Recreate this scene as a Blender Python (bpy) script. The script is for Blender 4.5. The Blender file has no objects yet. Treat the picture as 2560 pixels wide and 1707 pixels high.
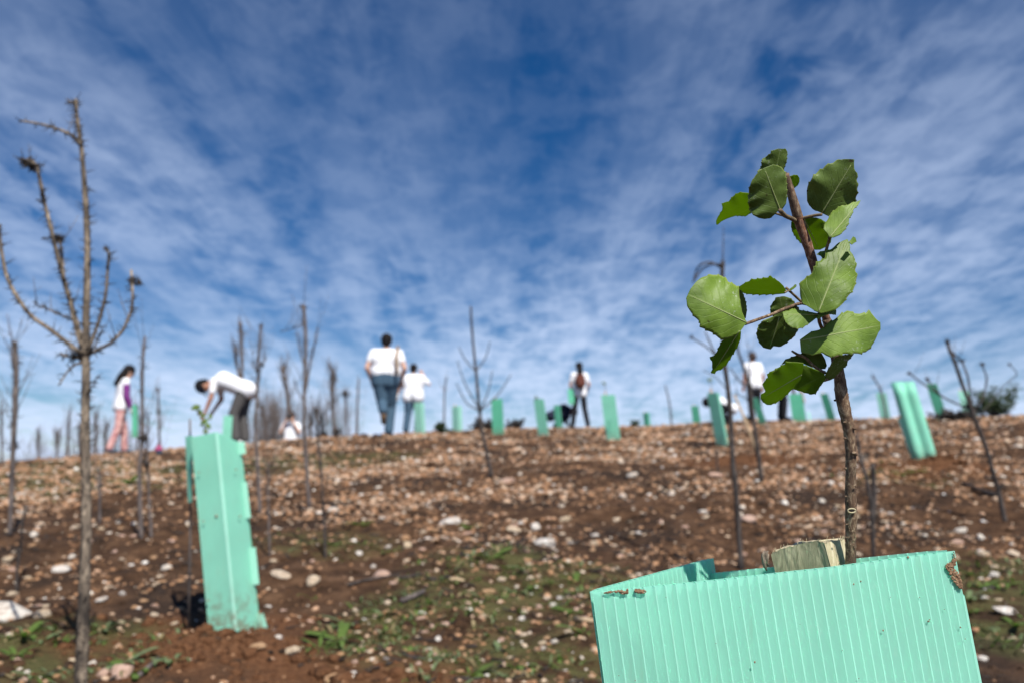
import bpy, bmesh, math, random
import numpy as np
from mathutils import Vector, Matrix, Quaternion

random.seed(11)
RNG = np.random.default_rng(7)
R = math.radians
scene = bpy.context.scene
COL = scene.collection

# ------------------------------------------------------------------ camera
F_PX = 2560 * 28.0 / 36.0          # focal length in photo pixels (photo 2560 x 1707)
PITCH = R(10.0)
CAM = Vector((0, 0, 0.70))
cam = bpy.data.cameras.new('camera')
cam.lens = 28.0
cam.sensor_width = 36.0
cam.clip_start = 0.02
cam.clip_end = 5000
cam.dof.use_dof = True
cam.dof.focus_distance = 0.412
cam.dof.aperture_fstop = 10.2
cam.dof.aperture_blades = 0
cam_o = bpy.data.objects.new('camera', cam)
cam_o.location = CAM
cam_o.rotation_euler = (R(90) + PITCH, 0, 0)
COL.objects.link(cam_o)
scene.camera = cam_o
FW = Vector((0, math.cos(PITCH), math.sin(PITCH)))
UP = Vector((0, -math.sin(PITCH), math.cos(PITCH)))
RT = Vector((1, 0, 0))

# ------------------------------------------------------------------ light
SUN_EL, SUN_AZ = R(50), R(156)      # azimuth clockwise from +Y (the view); behind the camera, to the right
sun_dir = Vector((math.sin(SUN_AZ) * math.cos(SUN_EL), math.cos(SUN_AZ) * math.cos(SUN_EL), math.sin(SUN_EL)))
sun = bpy.data.lights.new('sun', 'SUN')
sun.energy = 5.0
sun.angle = R(0.53)
sun.color = (1.0, 0.955, 0.89)
sun_o = bpy.data.objects.new('sun', sun)
sun_o.rotation_euler = sun_dir.to_track_quat('Z', 'Y').to_euler()
COL.objects.link(sun_o)

world = bpy.data.worlds.new('World')
scene.world = world
world.use_nodes = True
wn, wl = world.node_tree.nodes, world.node_tree.links
wn.clear()
def wnode(t, **k):
    n = wn.new(t)
    for a, b in k.items(): setattr(n, a, b)
    return n
sky = wnode('ShaderNodeTexSky', sky_type='NISHITA', sun_disc=False)
sky.sun_elevation = SUN_EL
sky.sun_rotation = SUN_AZ
sky.altitude = 900
sky.air_density = 1.0
sky.dust_density = 0.0
sky.ozone_density = 3.0
hs = wnode('ShaderNodeHueSaturation'); wl.new(sky.outputs[0], hs.inputs['Color'])
hs.inputs['Saturation'].default_value = 1.36; hs.inputs['Value'].default_value = 0.62; hs.inputs['Hue'].default_value = 0.507
tc = wnode('ShaderNodeTexCoord')
sep = wnode('ShaderNodeSeparateXYZ'); wl.new(tc.outputs['Generated'], sep.inputs[0])
def wmath(op, a, b=None, clamp=False):
    n = wnode('ShaderNodeMath', operation=op); n.use_clamp = clamp
    for i, s in enumerate((a, b)):
        if s is None: continue
        if isinstance(s, (int, float)): n.inputs[i].default_value = s
        else: wl.new(s, n.inputs[i])
    return n.outputs[0]
zz = wmath('ADD', wmath('MAXIMUM', sep.outputs[2], 0.0), 0.13)
px_ = wmath('DIVIDE', sep.outputs[0], zz)
py_ = wmath('DIVIDE', sep.outputs[1], zz)
comb = wnode('ShaderNodeCombineXYZ'); wl.new(px_, comb.inputs[0]); wl.new(py_, comb.inputs[1])
def wnoise(scale, sx, sy, rot, detail, rough, dist, off=(0, 0, 0)):
    m = wnode('ShaderNodeMapping'); wl.new(comb.outputs[0], m.inputs[0])
    m.inputs['Scale'].default_value = (sx, sy, 1); m.inputs['Rotation'].default_value = (0, 0, rot)
    m.inputs['Location'].default_value = off
    n = wnode('ShaderNodeTexNoise'); wl.new(m.outputs[0], n.inputs['Vector'])
    n.inputs['Scale'].default_value = scale; n.inputs['Detail'].default_value = detail
    n.inputs['Roughness'].default_value = rough; n.inputs['Distortion'].default_value = dist
    return n.outputs['Fac']
def wramp(s, a, b):
    n = wnode('ShaderNodeMapRange', interpolation_type='SMOOTHSTEP'); wl.new(s, n.inputs[0])
    n.inputs[1].default_value = a; n.inputs[2].default_value = b
    return n.outputs[0]
big = wramp(wnoise(0.8, 0.9, 0.40, R(-6), 2, 0.5, 0.2, (1.0, 4.0, 0)), 0.28, 0.68)
streak = wramp(wnoise(2.6, 1.5, 0.36, R(-8), 5, 0.6, 0.4, (0.4, 5.2, 0)), 0.30, 0.72)
cell = wramp(wnoise(9.5, 1.0, 0.72, R(12), 4, 0.6, 0.3, (9.1, 2.2, 0)), 0.36, 0.68)
c1 = wmath('ADD', wmath('MULTIPLY', streak, 0.62), wmath('MULTIPLY', cell, 0.42))
mask = wmath('MULTIPLY', c1, wmath('ADD', wmath('MULTIPLY', big, 0.80), 0.22))
zc = wmath('ADD', wmath('MAXIMUM', sep.outputs[2], 0.0), 0.06)
mask = wmath('DIVIDE', wmath('MULTIPLY', mask, -0.150), wmath('POWER', zc, 1.6))
mask = wmath('SUBTRACT', 1.0, wmath('EXPONENT', mask), True)      # thin layer: denser the lower one looks through it
mix = wnode('ShaderNodeMix', data_type='RGBA')
wl.new(mask, mix.inputs['Factor'])
wl.new(hs.outputs[0], mix.inputs['A'])
mix.inputs['B'].default_value = (5.3, 6.3, 8.3, 1)
bg = wnode('ShaderNodeBackground'); bg.inputs['Strength'].default_value = 0.10
wl.new(mix.outputs['Result'], bg.inputs[0])
wo = wnode('ShaderNodeOutputWorld'); wl.new(bg.outputs[0], wo.inputs[0])

scene.view_settings.view_transform = 'Standard'
scene.view_settings.look = 'None'
scene.view_settings.exposure = 0.40
scene.view_settings.gamma = 1.0
scene.view_settings.use_curve_mapping = False
scene.render.engine = 'CYCLES'
scene.cycles.use_denoising = True
scene.cycles.max_bounces = 8
scene.cycles.transmission_bounces = 6
scene.cycles.transparent_max_bounces = 8

# ------------------------------------------------------------------ helpers: rays and terrain
def ray(u, v):
    return RT * ((u - 1280) / F_PX) + UP * ((853.5 - v) / F_PX) + FW
def pd(u, v, d):
    return CAM + ray(u, v) * d
def pY(u, v, Y):
    r = ray(u, v); return CAM + r * (Y / r.y)

def _hash(ix, iy, seed):
    h = (ix * 374761393 + iy * 668265263 + seed * 974634777) & 0xffffffff
    h = ((h ^ (h >> 13)) * 1274126177) & 0xffffffff
    return ((h ^ (h >> 16)) & 0xffff) / 65535.0
def vnoise(x, y, seed=0):
    x = np.asarray(x, float); y = np.asarray(y, float)
    ix = np.floor(x).astype(np.int64); iy = np.floor(y).astype(np.int64)
    fx = x - ix; fy = y - iy
    fx = fx * fx * fx * (fx * (fx * 6 - 15) + 10); fy = fy * fy * fy * (fy * (fy * 6 - 15) + 10)
    a = _hash(ix, iy, seed); b = _hash(ix + 1, iy, seed); c = _hash(ix, iy + 1, seed); d = _hash(ix + 1, iy + 1, seed)
    return (a + (b - a) * fx + (c - a) * fy + (a - b - c + d) * fx * fy) * 2 - 1

GY = [-80, -20, 0.0, 2.44, 6.1, 9.0, 10.5, 12.5, 13.7, 16.5, 20, 24, 30, 40, 60, 100, 200, 600, 3000]
GZ = [-9.5, -2.7, -0.66, -0.40, 0.0, 0.31, 0.49, 0.70, 0.82, 1.05, 1.27, 1.47, 1.66, 1.5, -0.5, -6, -16, -20, -20]
MOUNDS = []                       # (x, y, radius, height) dug earth
def zt(x, y):
    x = np.asarray(x, float); y = np.asarray(y, float)
    z = 0.70 + np.interp(y, GY, GZ)
    w = np.clip((y + 4) / 10, 0, 1)
    xl = np.clip(x, -60, 60)
    z = z + 0.030 * xl * w * np.clip(1.5 - y / 60, 0, 1)
    z = z - 0.0056 * np.clip(-xl - 2.0, 0, 14) ** 2 * np.clip((y - 4) / 8, 0, 1.6)
    z = z - 0.20 * np.clip(y - 15.7, 0, 14) * np.clip((-xl - 2.6) / 2.2, 0, 1)
    near = np.clip(1.2 - y / 40, 0.1, 1)
    z = z + 0.05 * vnoise(x / 2.6, y / 2.6, 1) * near + 0.028 * vnoise(x / 0.8 + 7, y / 0.8, 2) * near
    z = z + 0.030 * vnoise(x / 0.27, y / 0.27 + 3, 3) * near + 0.011 * vnoise(x / 0.1, y / 0.1, 4) * near
    for mx, my, mr, mh in MOUNDS:
        q = ((x - mx) ** 2 + (y - my) ** 2) / (mr * mr)
        z = z + mh * np.exp(-q * 1.5) + mh * 0.35 * vnoise(x / 0.09, y / 0.09, 9) * np.exp(-q)
    return z
def gz(x, y): return float(zt(x, y))
def ground(u, v, far=40.0):
    r = ray(u, v); r = r / r.y; t = 0.6
    while t < far:
        p = CAM + r * t
        if p.z <= gz(p.x, p.y): return Vector((p.x, p.y, gz(p.x, p.y)))
        t += 0.01 + t * 0.002
    return None
def at(u, Y):
    """ground point in the photo column u at distance Y"""
    x = (u - 1280) / F_PX * (Y * math.cos(PITCH) + 0.1 * math.sin(PITCH))
    return Vector((x, Y, gz(x, Y)))

# ------------------------------------------------------------------ helpers: objects
def link(name, me, parent=None, loc=(0, 0, 0)):
    o = bpy.data.objects.new(name, me); COL.objects.link(o); o.location = loc
    if parent: o.parent = parent
    return o
def thing(name, label, cat, loc=(0, 0, 0), group=None, rotz=0):
    o = link(name, None, None, loc); o.rotation_euler = (0, 0, rotz)
    o.empty_display_size = 0.05
    return tag(o, label, cat, group)
def tag(o, label=None, cat=None, group=None, kind=None):
    if label: o['label'] = label
    if cat: o['category'] = cat
    if group: o['group'] = group
    if kind: o['kind'] = kind
    return o

class MB:
    def __init__(s): s.v = []; s.f = []; s.uv = None
    def add(s, vs, fs):
        n = len(s.v); s.v += [tuple(p) for p in vs]; s.f += [tuple(i + n for i in q) for q in fs]
    def tube(s, pts, rad, sides=7, cap=True, jit=0.0):
        pts = [Vector(p) for p in pts]; n = len(s.v); m = len(pts)
        if not hasattr(rad, '__len__'): rad = [rad] * m
        prev = None
        for i, p in enumerate(pts):
            t = (pts[min(i + 1, m - 1)] - pts[max(i - 1, 0)])
            t = t.normalized() if t.length > 1e-9 else Vector((0, 0, 1))
            if prev is None:
                a = Vector((1, 0, 0)) if abs(t.x) < 0.8 else Vector((0, 1, 0))
                a = (a - t * a.dot(t)).normalized()
            else:
                a = prev - t * prev.dot(t); a = a.normalized() if a.length > 1e-6 else t.orthogonal().normalized()
            prev = a; b = t.cross(a)
            for k in range(sides):
                an = 2 * math.pi * k / sides; r = rad[i] * (1 + (random.random() - 0.5) * 2 * jit)
                s.v.append(tuple(p + (a * math.cos(an) + b * math.sin(an)) * r))
        for i in range(m - 1):
            for k in range(sides):
                k2 = (k + 1) % sides
                s.f.append((n + i * sides + k, n + i * sides + k2, n + (i + 1) * sides + k2, n + (i + 1) * sides + k))
        if cap:
            s.f.append(tuple(n + k for k in reversed(range(sides))))
            s.f.append(tuple(n + (m - 1) * sides + k for k in range(sides)))
    def ell(s, c, r, seg=12, rings=8, M=None):
        n = len(s.v); c = Vector(c)
        if not hasattr(r, '__len__'): r = (r, r, r)
        def put(q): s.v.append(tuple(c + (M @ q if M else q)))
        put(Vector((0, 0, r[2])))
        for i in range(1, rings):
            th = math.pi * i / rings
            for k in range(seg):
                ph = 2 * math.pi * k / seg
                put(Vector((r[0] * math.sin(th) * math.cos(ph), r[1] * math.sin(th) * math.sin(ph), r[2] * math.cos(th))))
        put(Vector((0, 0, -r[2])))
        for k in range(seg): s.f.append((n, n + 1 + k, n + 1 + (k + 1) % seg))
        for i in range(rings - 2):
            for k in range(seg):
                a = n + 1 + i * seg; k2 = (k + 1) % seg
                s.f.append((a + k, a + seg + k, a + seg + k2, a + k2))
        e = n + 1 + (rings - 1) * seg; a = n + 1 + (rings - 2) * seg
        for k in range(seg): s.f.append((a + k, e, a + (k + 1) % seg))
    def cap(s, p0, r0, p1, r1):
        s.ell(p0, r0); s.ell(p1, r1); s.tube([p0, p1], [r0, r1], 12)
    def mesh(s, name, mat=None, smooth=True, origin=(0, 0, 0)):
        me = bpy.data.meshes.new(name)
        o = Vector(origin)
        me.from_pydata([tuple(Vector(p) - o) for p in s.v], [], s.f)
        if mat: me.materials.append(mat)
        if smooth: me.polygons.foreach_set('use_smooth', [True] * len(me.polygons))
        me.update(); return me
    def build(s, name, mat, parent=None, smooth=True, loc=None):
        """world-space vertices; with a parent they are stored relative to it"""
        org = loc if loc is not None else (parent_origin(parent) if parent else (0, 0, 0))
        return link(name, s.mesh(name, mat, smooth, org), parent, (0, 0, 0) if parent else org)
def parent_origin(p):
    o = Vector((0, 0, 0))
    while p: o += p.location; p = p.parent
    return o

# ------------------------------------------------------------------ helpers: materials
def mat_new(name):
    m = bpy.data.materials.new(name); m.use_nodes = True
    nt = m.node_tree; nt.nodes.clear(); return m, nt.nodes, nt.links
class NT:
    def __init__(s, name):
        s.m, s.n, s.l = mat_new(name)
    def node(s, t, **k):
        n = s.n.new(t)
        for a, b in k.items(): setattr(n, a, b)
        return n
    def put(s, sock, val):
        if isinstance(val, (int, float)): sock.default_value = val
        elif isinstance(val, (tuple, list)): sock.default_value = tuple(val) + ((1,) if len(val) == 3 and len(sock.default_value) == 4 else ())
        else: s.l.new(val, sock)
    def noise(s, vec, scale, detail=4, rough=0.55, dist=0.0, out='Fac'):
        n = s.node('ShaderNodeTexNoise'); s.put(n.inputs['Scale'], scale); s.put(n.inputs['Detail'], detail)
        s.put(n.inputs['Roughness'], rough); s.put(n.inputs['Distortion'], dist)
        if vec is not None: s.l.new(vec, n.inputs['Vector'])
        return n.outputs[out]
    def ramp(s, fac, stops, interp='LINEAR'):
        n = s.node('ShaderNodeValToRGB'); r = n.color_ramp; r.interpolation = interp
        while len(r.elements) < len(stops): r.elements.new(0.5)
        for e, (p, c) in zip(r.elements, stops): e.position = p; e.color = tuple(c) + (1,)
        s.l.new(fac, n.inputs[0]); return n.outputs[0]
    def rng(s, fac, a, b, c=0.0, d=1.0):
        n = s.node('ShaderNodeMapRange', interpolation_type='SMOOTHSTEP'); s.put(n.inputs[0], fac)
        for i, q in enumerate((a, b, c, d)): n.inputs[i + 1].default_value = q
        return n.outputs[0]
    def mix(s, fac, a, b, mode='MIX'):
        n = s.node('ShaderNodeMix', data_type='RGBA', blend_type=mode)
        s.put(n.inputs['Factor'], fac); s.put(n.inputs['A'], a); s.put(n.inputs['B'], b); return n.outputs['Result']
    def math(s, op, a, b=0.0):
        n = s.node('ShaderNodeMath', operation=op); s.put(n.inputs[0], a); s.put(n.inputs[1], b); return n.outputs[0]
    def pr(s, col, rough=0.7, spec=0.3, bump=None, bdist=0.01, bstr=0.5, **k):
        b = s.node('ShaderNodeBsdfPrincipled'); s.put(b.inputs['Base Color'], col); s.put(b.inputs['Roughness'], rough)
        s.put(b.inputs['Specular IOR Level'], spec)
        for a, v in k.items(): s.put(b.inputs[a.replace('_', ' ')], v)
        if bump is not None:
            bn = s.node('ShaderNodeBump'); s.put(bn.inputs['Height'], bump); s.put(bn.inputs['Distance'], bdist); s.put(bn.inputs['Strength'], bstr)
            s.l.new(bn.outputs[0], b.inputs['Normal'])
        return b.outputs[0]
    def out(s, sh):
        o = s.node('ShaderNodeOutputMaterial'); s.l.new(sh, o.inputs[0]); return s.m
    def translucent(s, base, col, fac):
        t = s.node('ShaderNodeBsdfTranslucent'); s.put(t.inputs[0], col)
        mx = s.node('ShaderNodeMixShader'); s.put(mx.inputs[0], fac); s.l.new(base, mx.inputs[1]); s.l.new(t.outputs[0], mx.inputs[2]); return mx.outputs[0]
    def obj(s): return s.node('ShaderNodeTexCoord').outputs['Object']
    def uv(s): return s.node('ShaderNodeTexCoord').outputs['UV']
    def geo(s): return s.node('ShaderNodeNewGeometry').outputs['Position']
    def attr(s, name): return s.node('ShaderNodeAttribute', attribute_name=name)

def cloth(name, col, var=0.12, scale=30):
    t = NT(name); n = t.noise(t.obj(), scale, 3)
    c = t.mix(n, tuple(x * (1 - var) for x in col), tuple(min(1, x * (1 + var)) for x in col))
    wr = t.noise(t.obj(), 9, 3, 0.6, 0.8)
    return t.out(t.pr(c, 0.85, 0.15, wr, 0.03, 0.5))

def m_soil():
    t = NT('soil'); p = t.geo()
    a = t.noise(p, 1.3, 6, 0.62, 0.4); b = t.noise(p, 9, 6, 0.65); c = t.noise(p, 60, 4, 0.65)
    col = t.ramp(b, [(0.30, (0.026, 0.015, 0.009)), (0.5, (0.078, 0.042, 0.023)), (0.72, (0.165, 0.094, 0.053))])
    ch = t.rng(a, 0.47, 0.64)
    col = t.mix(t.math('MULTIPLY', ch, 0.8), col, (0.030, 0.021, 0.016))
    gr = t.attr('green').outputs['Fac']
    gm = t.math('MULTIPLY', gr, t.rng(b, 0.38, 0.6))
    col = t.mix(t.math('MULTIPLY', gm, 0.7), col, (0.075, 0.088, 0.030))
    dug = t.attr('dug').outputs['Fac']
    dc = t.ramp(c, [(0.3, (0.085, 0.036, 0.017)), (0.7, (0.185, 0.088, 0.042))])
    col = t.mix(t.math('MULTIPLY', dug, 0.9), col, dc)
    col = t.mix(t.rng(c, 0.60, 0.78, 0, 0.55), col, (0.30, 0.19, 0.115))
    h = t.math('ADD', t.math('MULTIPLY', b, 1.0), t.math('MULTIPLY', c, 0.35))
    return t.out(t.pr(col, 0.95, 0.1, h, 0.05, 0.9))

STONE_STOPS = [(0.0, (0.17, 0.085, 0.045)), (0.26, (0.31, 0.165, 0.085)), (0.48, (0.43, 0.245, 0.135)),
               (0.66, (0.50, 0.32, 0.21)), (0.82, (0.58, 0.45, 0.32)), (0.93, (0.70, 0.64, 0.55)), (1.0, (0.80, 0.77, 0.72))]
def m_gravel():
    t = NT('gravel'); r = t.attr('tint').outputs['Fac']
    col = t.ramp(r, STONE_STOPS)
    n = t.noise(t.geo(), 55, 4, 0.6)
    col = t.mix(t.rng(n, 0.35, 0.7, 0, 0.5), col, (0.20, 0.115, 0.065))
    return t.out(t.pr(col, 0.85, 0.2, n, 0.01, 0.5))
def m_stone(name, cols):
    t = NT(name); r = t.node('ShaderNodeObjectInfo').outputs['Random']
    col = t.ramp(r, [(i / max(1, len(cols) - 1), c) for i, c in enumerate(cols)])
    n = t.noise(t.obj(), 3.2, 5, 0.6); n2 = t.noise(t.obj(), 14, 4, 0.6)
    col = t.mix(t.rng(n, 0.40, 0.66, 0, 0.62), col, (0.33, 0.20, 0.115))
    col = t.mix(t.rng(n2, 0.52, 0.76, 0, 0.6), col, (0.13, 0.075, 0.042))
    return t.out(t.pr(col, 0.8, 0.25, n2, 0.12, 0.5))
def m_plastic(name, base=(0.31, 0.74, 0.57), tr=(0.21, 0.75, 0.51), fac=0.36, see=0.0):
    t = NT(name); o = t.obj()
    n = t.noise(o, 6, 4, 0.6)
    w = t.node('ShaderNodeTexWave', wave_type='BANDS', bands_direction='X'); t.put(w.inputs['Scale'], 40); t.put(w.inputs['Distortion'], 0.2)
    col = t.mix(t.rng(n, 0.35, 0.7), base, tuple(min(1, c * 1.10) for c in base))
    d = t.noise(o, 45, 5, 0.7)
    col = t.mix(t.rng(d, 0.70, 0.80, 0, 0.45), col, (0.30, 0.26, 0.16))
    spz = t.node('ShaderNodeSeparateXYZ'); t.l.new(o, spz.inputs[0])
    low = t.math('MULTIPLY', t.rng(spz.outputs[2], 0.0, 0.16, 0.75, 0.0), t.rng(t.noise(o, 38, 5, 0.7), 0.40, 0.62))
    col = t.mix(low, col, (0.27, 0.165, 0.095))                    # soil splashed up the foot
    mp = t.node('ShaderNodeMapping'); t.l.new(o, mp.inputs[0]); mp.inputs['Scale'].default_value = (1, 1, 0.05)
    st = t.math('MULTIPLY', t.rng(t.noise(mp.outputs[0], 210, 4, 0.6), 0.54, 0.70, 0, 0.42), t.rng(t.noise(o, 13, 3, 0.6), 0.42, 0.62))
    col = t.mix(st, col, (0.46, 0.58, 0.44))                       # dried run-off streaks
    sc = t.noise(o, 160, 3, 0.6, 2.0)
    col = t.mix(t.rng(sc, 0.60, 0.72, 0, 0.16), col, (0.75, 0.93, 0.86))
    sh = t.translucent(t.pr(col, 0.45, 0.3, n, 0.003, 0.2), tr, fac)
    if see:
        rf = t.node('ShaderNodeBsdfRefraction', distribution='GGX'); t.put(rf.inputs['Color'], (0.80, 0.97, 0.90)); t.put(rf.inputs['Roughness'], 0.28); t.put(rf.inputs['IOR'], 1.06)
        mx = t.node('ShaderNodeMixShader'); t.put(mx.inputs[0], see); t.l.new(sh, mx.inputs[1]); t.l.new(rf.outputs[0], mx.inputs[2]); sh = mx.outputs[0]
    return t.out(sh)
def m_bark(name, c0, c1, c2, scale=60, sz=0.3, blot=0.55):
    t = NT(name); o = t.obj()
    mp = t.node('ShaderNodeMapping'); t.l.new(o, mp.inputs[0]); mp.inputs['Scale'].default_value = (1, 1, sz)
    n = t.noise(mp.outputs[0], scale, 6, 0.7, 0.5); n2 = t.noise(o, scale * 0.2, 4, 0.6)
    col = t.ramp(n, [(0.3, c0), (0.5, c1), (0.68, c2)])
    col = t.mix(t.rng(n2, 0.45, 0.7, 0, blot), col, c0)
    return t.out(t.pr(col, 0.85, 0.25, n, 0.2 / scale, 0.9))
def m_leaf(name, c_a, c_b, tr, fac=0.36, dust=0.5, rough=0.40):
    t = NT(name); uv = t.uv(); o = t.obj()
    sp = t.node('ShaderNodeSeparateXYZ'); t.l.new(uv, sp.inputs[0])
    u = t.math('ABSOLUTE', t.math('SUBTRACT', sp.outputs[0], 0.5))
    n = t.noise(o, 90, 4, 0.6); n1 = t.noise(o, 60, 4, 0.6)
    col = t.mix(t.rng(n1, 0.30, 0.70), tuple(x * 0.82 for x in c_a), tuple(x * 1.15 for x in c_b))
    # side veins: slanted bands away from the midrib
    ph = t.math('SUBTRACT', t.math('MULTIPLY', sp.outputs[1], 44.0), t.math('MULTIPLY', u, 34.0))
    ph = t.math('ADD', ph, t.math('MULTIPLY', n1, 5.0))
    s = t.math('SINE', ph)
    vein = t.rng(s, 0.90, 1.0, 0, 0.10)
    col = t.mix(vein, col, tuple(min(1, x * 1.7 + 0.03) for x in c_b))
    mid = t.rng(u, 0.008, 0.035, 0.45, 0.0)
    col = t.mix(mid, col, (0.30, 0.38, 0.13))
    edge = t.rng(u, 0.462, 0.495, 0.0, 0.6)
    col = t.mix(edge, col, (0.30, 0.36, 0.10))
    sp1 = t.noise(o, 420, 3, 0.75); sp2 = t.noise(o, 55, 3, 0.6, 0.5)
    dm = t.math('MULTIPLY', t.rng(sp1, 0.58, 0.72), t.rng(sp2, 0.45, 0.68))
    col = t.mix(t.math('MULTIPLY', dm, dust), col, (0.52, 0.55, 0.47))
    br = t.rng(t.noise(o, 190, 2, 0.5), 0.70, 0.75, 0, 0.8)
    col = t.mix(br, col, (0.05, 0.035, 0.015))
    h = t.math('ADD', t.math('MULTIPLY', n, 0.6), t.math('MULTIPLY', vein, -1.2))
    sh = t.pr(col, rough, 0.24, h, 0.0012, 0.6)
    return t.out(t.translucent(sh, tr, fac))
def m_plain(name, col, rough=0.7, spec=0.3, var=0.25, scale=40, tr=None, fac=0.3):
    t = NT(name); n = t.noise(t.obj(), scale, 4, 0.6)
    c = t.mix(n, tuple(x * (1 - var) for x in col), tuple(min(1, x * (1 + var)) for x in col))
    sh = t.pr(c, rough, spec)
    if tr: sh = t.translucent(sh, tr, fac)
    return t.out(sh)

M = {}
M['soil'] = m_soil(); M['gravel'] = m_gravel()
M['stone_white'] = m_stone('stone_white', [(0.74, 0.69, 0.60), (0.80, 0.77, 0.72)])
M['stone_cream'] = m_stone('stone_cream', [(0.62, 0.50, 0.34), (0.66, 0.55, 0.42)])
M['stone_pink'] = m_stone('stone_pink', [(0.52, 0.34, 0.26), (0.60, 0.42, 0.34)])
M['stone_tan'] = m_stone('stone_tan', [(0.46, 0.25, 0.12), (0.50, 0.32, 0.18)])
M['plastic'] = m_plastic('mint_plastic')
M['plastic_clear'] = m_plastic('mint_plastic_clear', (0.40, 0.84, 0.68), (0.31, 0.84, 0.63), 0.36, 0.30)
M['web'] = m_plastic('mint_plastic_web', (0.43, 0.87, 0.71), (0.32, 0.86, 0.63), 0.3)
M['plastic_pale'] = m_plastic('mint_plastic_pale', (0.46, 0.86, 0.71), (0.34, 0.85, 0.62), 0.3)
M['plastic_deep'] = m_plastic('mint_plastic_deep', (0.17, 0.64, 0.42), (0.12, 0.68, 0.40), 0.36)  # deeper copy of the mint: shade on far guards put into the colour
M['stem'] = m_bark('sapling_bark', (0.050, 0.034, 0.026), (0.15, 0.092, 0.056), (0.40, 0.31, 0.20), 520, 0.45, 0.7)
M['stem_red'] = m_bark('sapling_bark_red', (0.055, 0.042, 0.042), (0.19, 0.085, 0.045), (0.38, 0.26, 0.19), 600, 0.4, 0.7)
M['twig'] = m_bark('sapling_twig', (0.07, 0.05, 0.03), (0.19, 0.14, 0.08), (0.30, 0.25, 0.15), 300)
M['burnt'] = m_bark('burnt_bark', (0.018, 0.015, 0.014), (0.055, 0.046, 0.042), (0.13, 0.105, 0.09), 70)
M['burnt_grey'] = m_bark('burnt_bark_grey', (0.05, 0.042, 0.040), (0.115, 0.095, 0.088), (0.20, 0.165, 0.145), 50)
M['burnt_pale'] = m_bark('burnt_bark_pale', (0.026, 0.022, 0.019), (0.150, 0.118, 0.088), (0.40, 0.32, 0.23), 60, 0.4, 0.9)
M['thorn'] = m_plain('thorn', (0.035, 0.028, 0.024), 0.8)
M['wood'] = m_bark('cut_wood', (0.13, 0.13, 0.075), (0.27, 0.26, 0.16), (0.44, 0.40, 0.26), 620, 0.10, 0.3)
M['wood_pale'] = m_bark('split_lit_wood', (0.30, 0.25, 0.15), (0.46, 0.40, 0.25), (0.62, 0.55, 0.38), 560, 0.12, 0.25)
M['cane'] = m_plain('cane', (0.42, 0.31, 0.19), 0.7)
M['stake'] = m_plain('stake', (0.55, 0.36, 0.22), 0.7)
M['dirt'] = m_bark('dried_mud', (0.12, 0.07, 0.04), (0.27, 0.165, 0.095), (0.38, 0.25, 0.155), 500)
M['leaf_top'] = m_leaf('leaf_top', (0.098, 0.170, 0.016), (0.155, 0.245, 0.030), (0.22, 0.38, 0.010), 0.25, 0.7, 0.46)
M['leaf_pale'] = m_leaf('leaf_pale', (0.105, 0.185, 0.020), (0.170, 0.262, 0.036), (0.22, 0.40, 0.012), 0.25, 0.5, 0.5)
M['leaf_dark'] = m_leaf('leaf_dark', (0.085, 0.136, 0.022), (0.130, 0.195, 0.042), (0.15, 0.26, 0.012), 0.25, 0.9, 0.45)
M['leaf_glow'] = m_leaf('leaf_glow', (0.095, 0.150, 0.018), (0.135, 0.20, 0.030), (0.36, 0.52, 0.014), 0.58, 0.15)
M['rib'] = m_plain('leaf_midrib', (0.42, 0.48, 0.20), 0.5, tr=(0.3, 0.42, 0.05))
M['weed'] = m_plain('weed_leaf', (0.105, 0.165, 0.035), 0.6, var=0.45, scale=12, tr=(0.14, 0.27, 0.03), fac=0.3)
M['weed_pale'] = m_plain('weed_leaf_pale', (0.15, 0.20, 0.09), 0.6, var=0.4, scale=12, tr=(0.16, 0.26, 0.05), fac=0.25)
M['straw'] = m_plain('dry_straw', (0.22, 0.17, 0.085), 0.7, var=0.4, scale=12)
M['bush'] = m_plain('bush_leaf', (0.040, 0.062, 0.024), 0.6, var=0.5, scale=8, tr=(0.06, 0.10, 0.02), fac=0.25)
M['seedling'] = m_plain('seedling_leaf', (0.12, 0.20, 0.035), 0.5, var=0.4, scale=25, tr=(0.30, 0.42, 0.03), fac=0.35)
M['skin'] = m_plain('skin', (0.58, 0.34, 0.24), 0.55, 0.35, 0.08)
M['skin_tan'] = m_plain('skin_tan', (0.40, 0.20, 0.13), 0.55, 0.35, 0.08)
M['hair'] = m_plain('hair', (0.009, 0.007, 0.007), 0.7, 0.15, 0.4, 60)
M['hair_brown'] = m_plain('hair_brown', (0.045, 0.026, 0.018), 0.5, 0.4, 0.4, 60)
M['white'] = cloth('white_cotton', (0.80, 0.80, 0.82), 0.04)
M['jeans'] = cloth('blue_denim', (0.058, 0.105, 0.155), 0.4)
M['jeans_dark'] = cloth('dark_denim', (0.03, 0.055, 0.085), 0.35)
M['black'] = cloth('black_cloth', (0.014, 0.014, 0.017), 0.3)
M['grey'] = cloth('grey_cloth', (0.085, 0.080, 0.078), 0.2)
M['navy'] = cloth('navy_cloth', (0.018, 0.022, 0.040), 0.3)
M['purple'] = cloth('purple_cloth', (0.18, 0.035, 0.20), 0.2)
M['shoe'] = cloth('shoe_leather', (0.10, 0.065, 0.04), 0.3)
M['brownbag'] = cloth('brown_leather', (0.10, 0.035, 0.025), 0.35)
M['tanbag'] = cloth('tan_strap', (0.26, 0.17, 0.09), 0.2)
def m_pink():
    t = NT('pink_print_cloth'); n = t.noise(t.obj(), 16, 3, 0.6)
    c = t.ramp(n, [(0.38, (0.34, 0.14, 0.15)), (0.5, (0.56, 0.30, 0.28)), (0.62, (0.66, 0.42, 0.38))])
    return t.out(t.pr(c, 0.85, 0.15))
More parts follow.
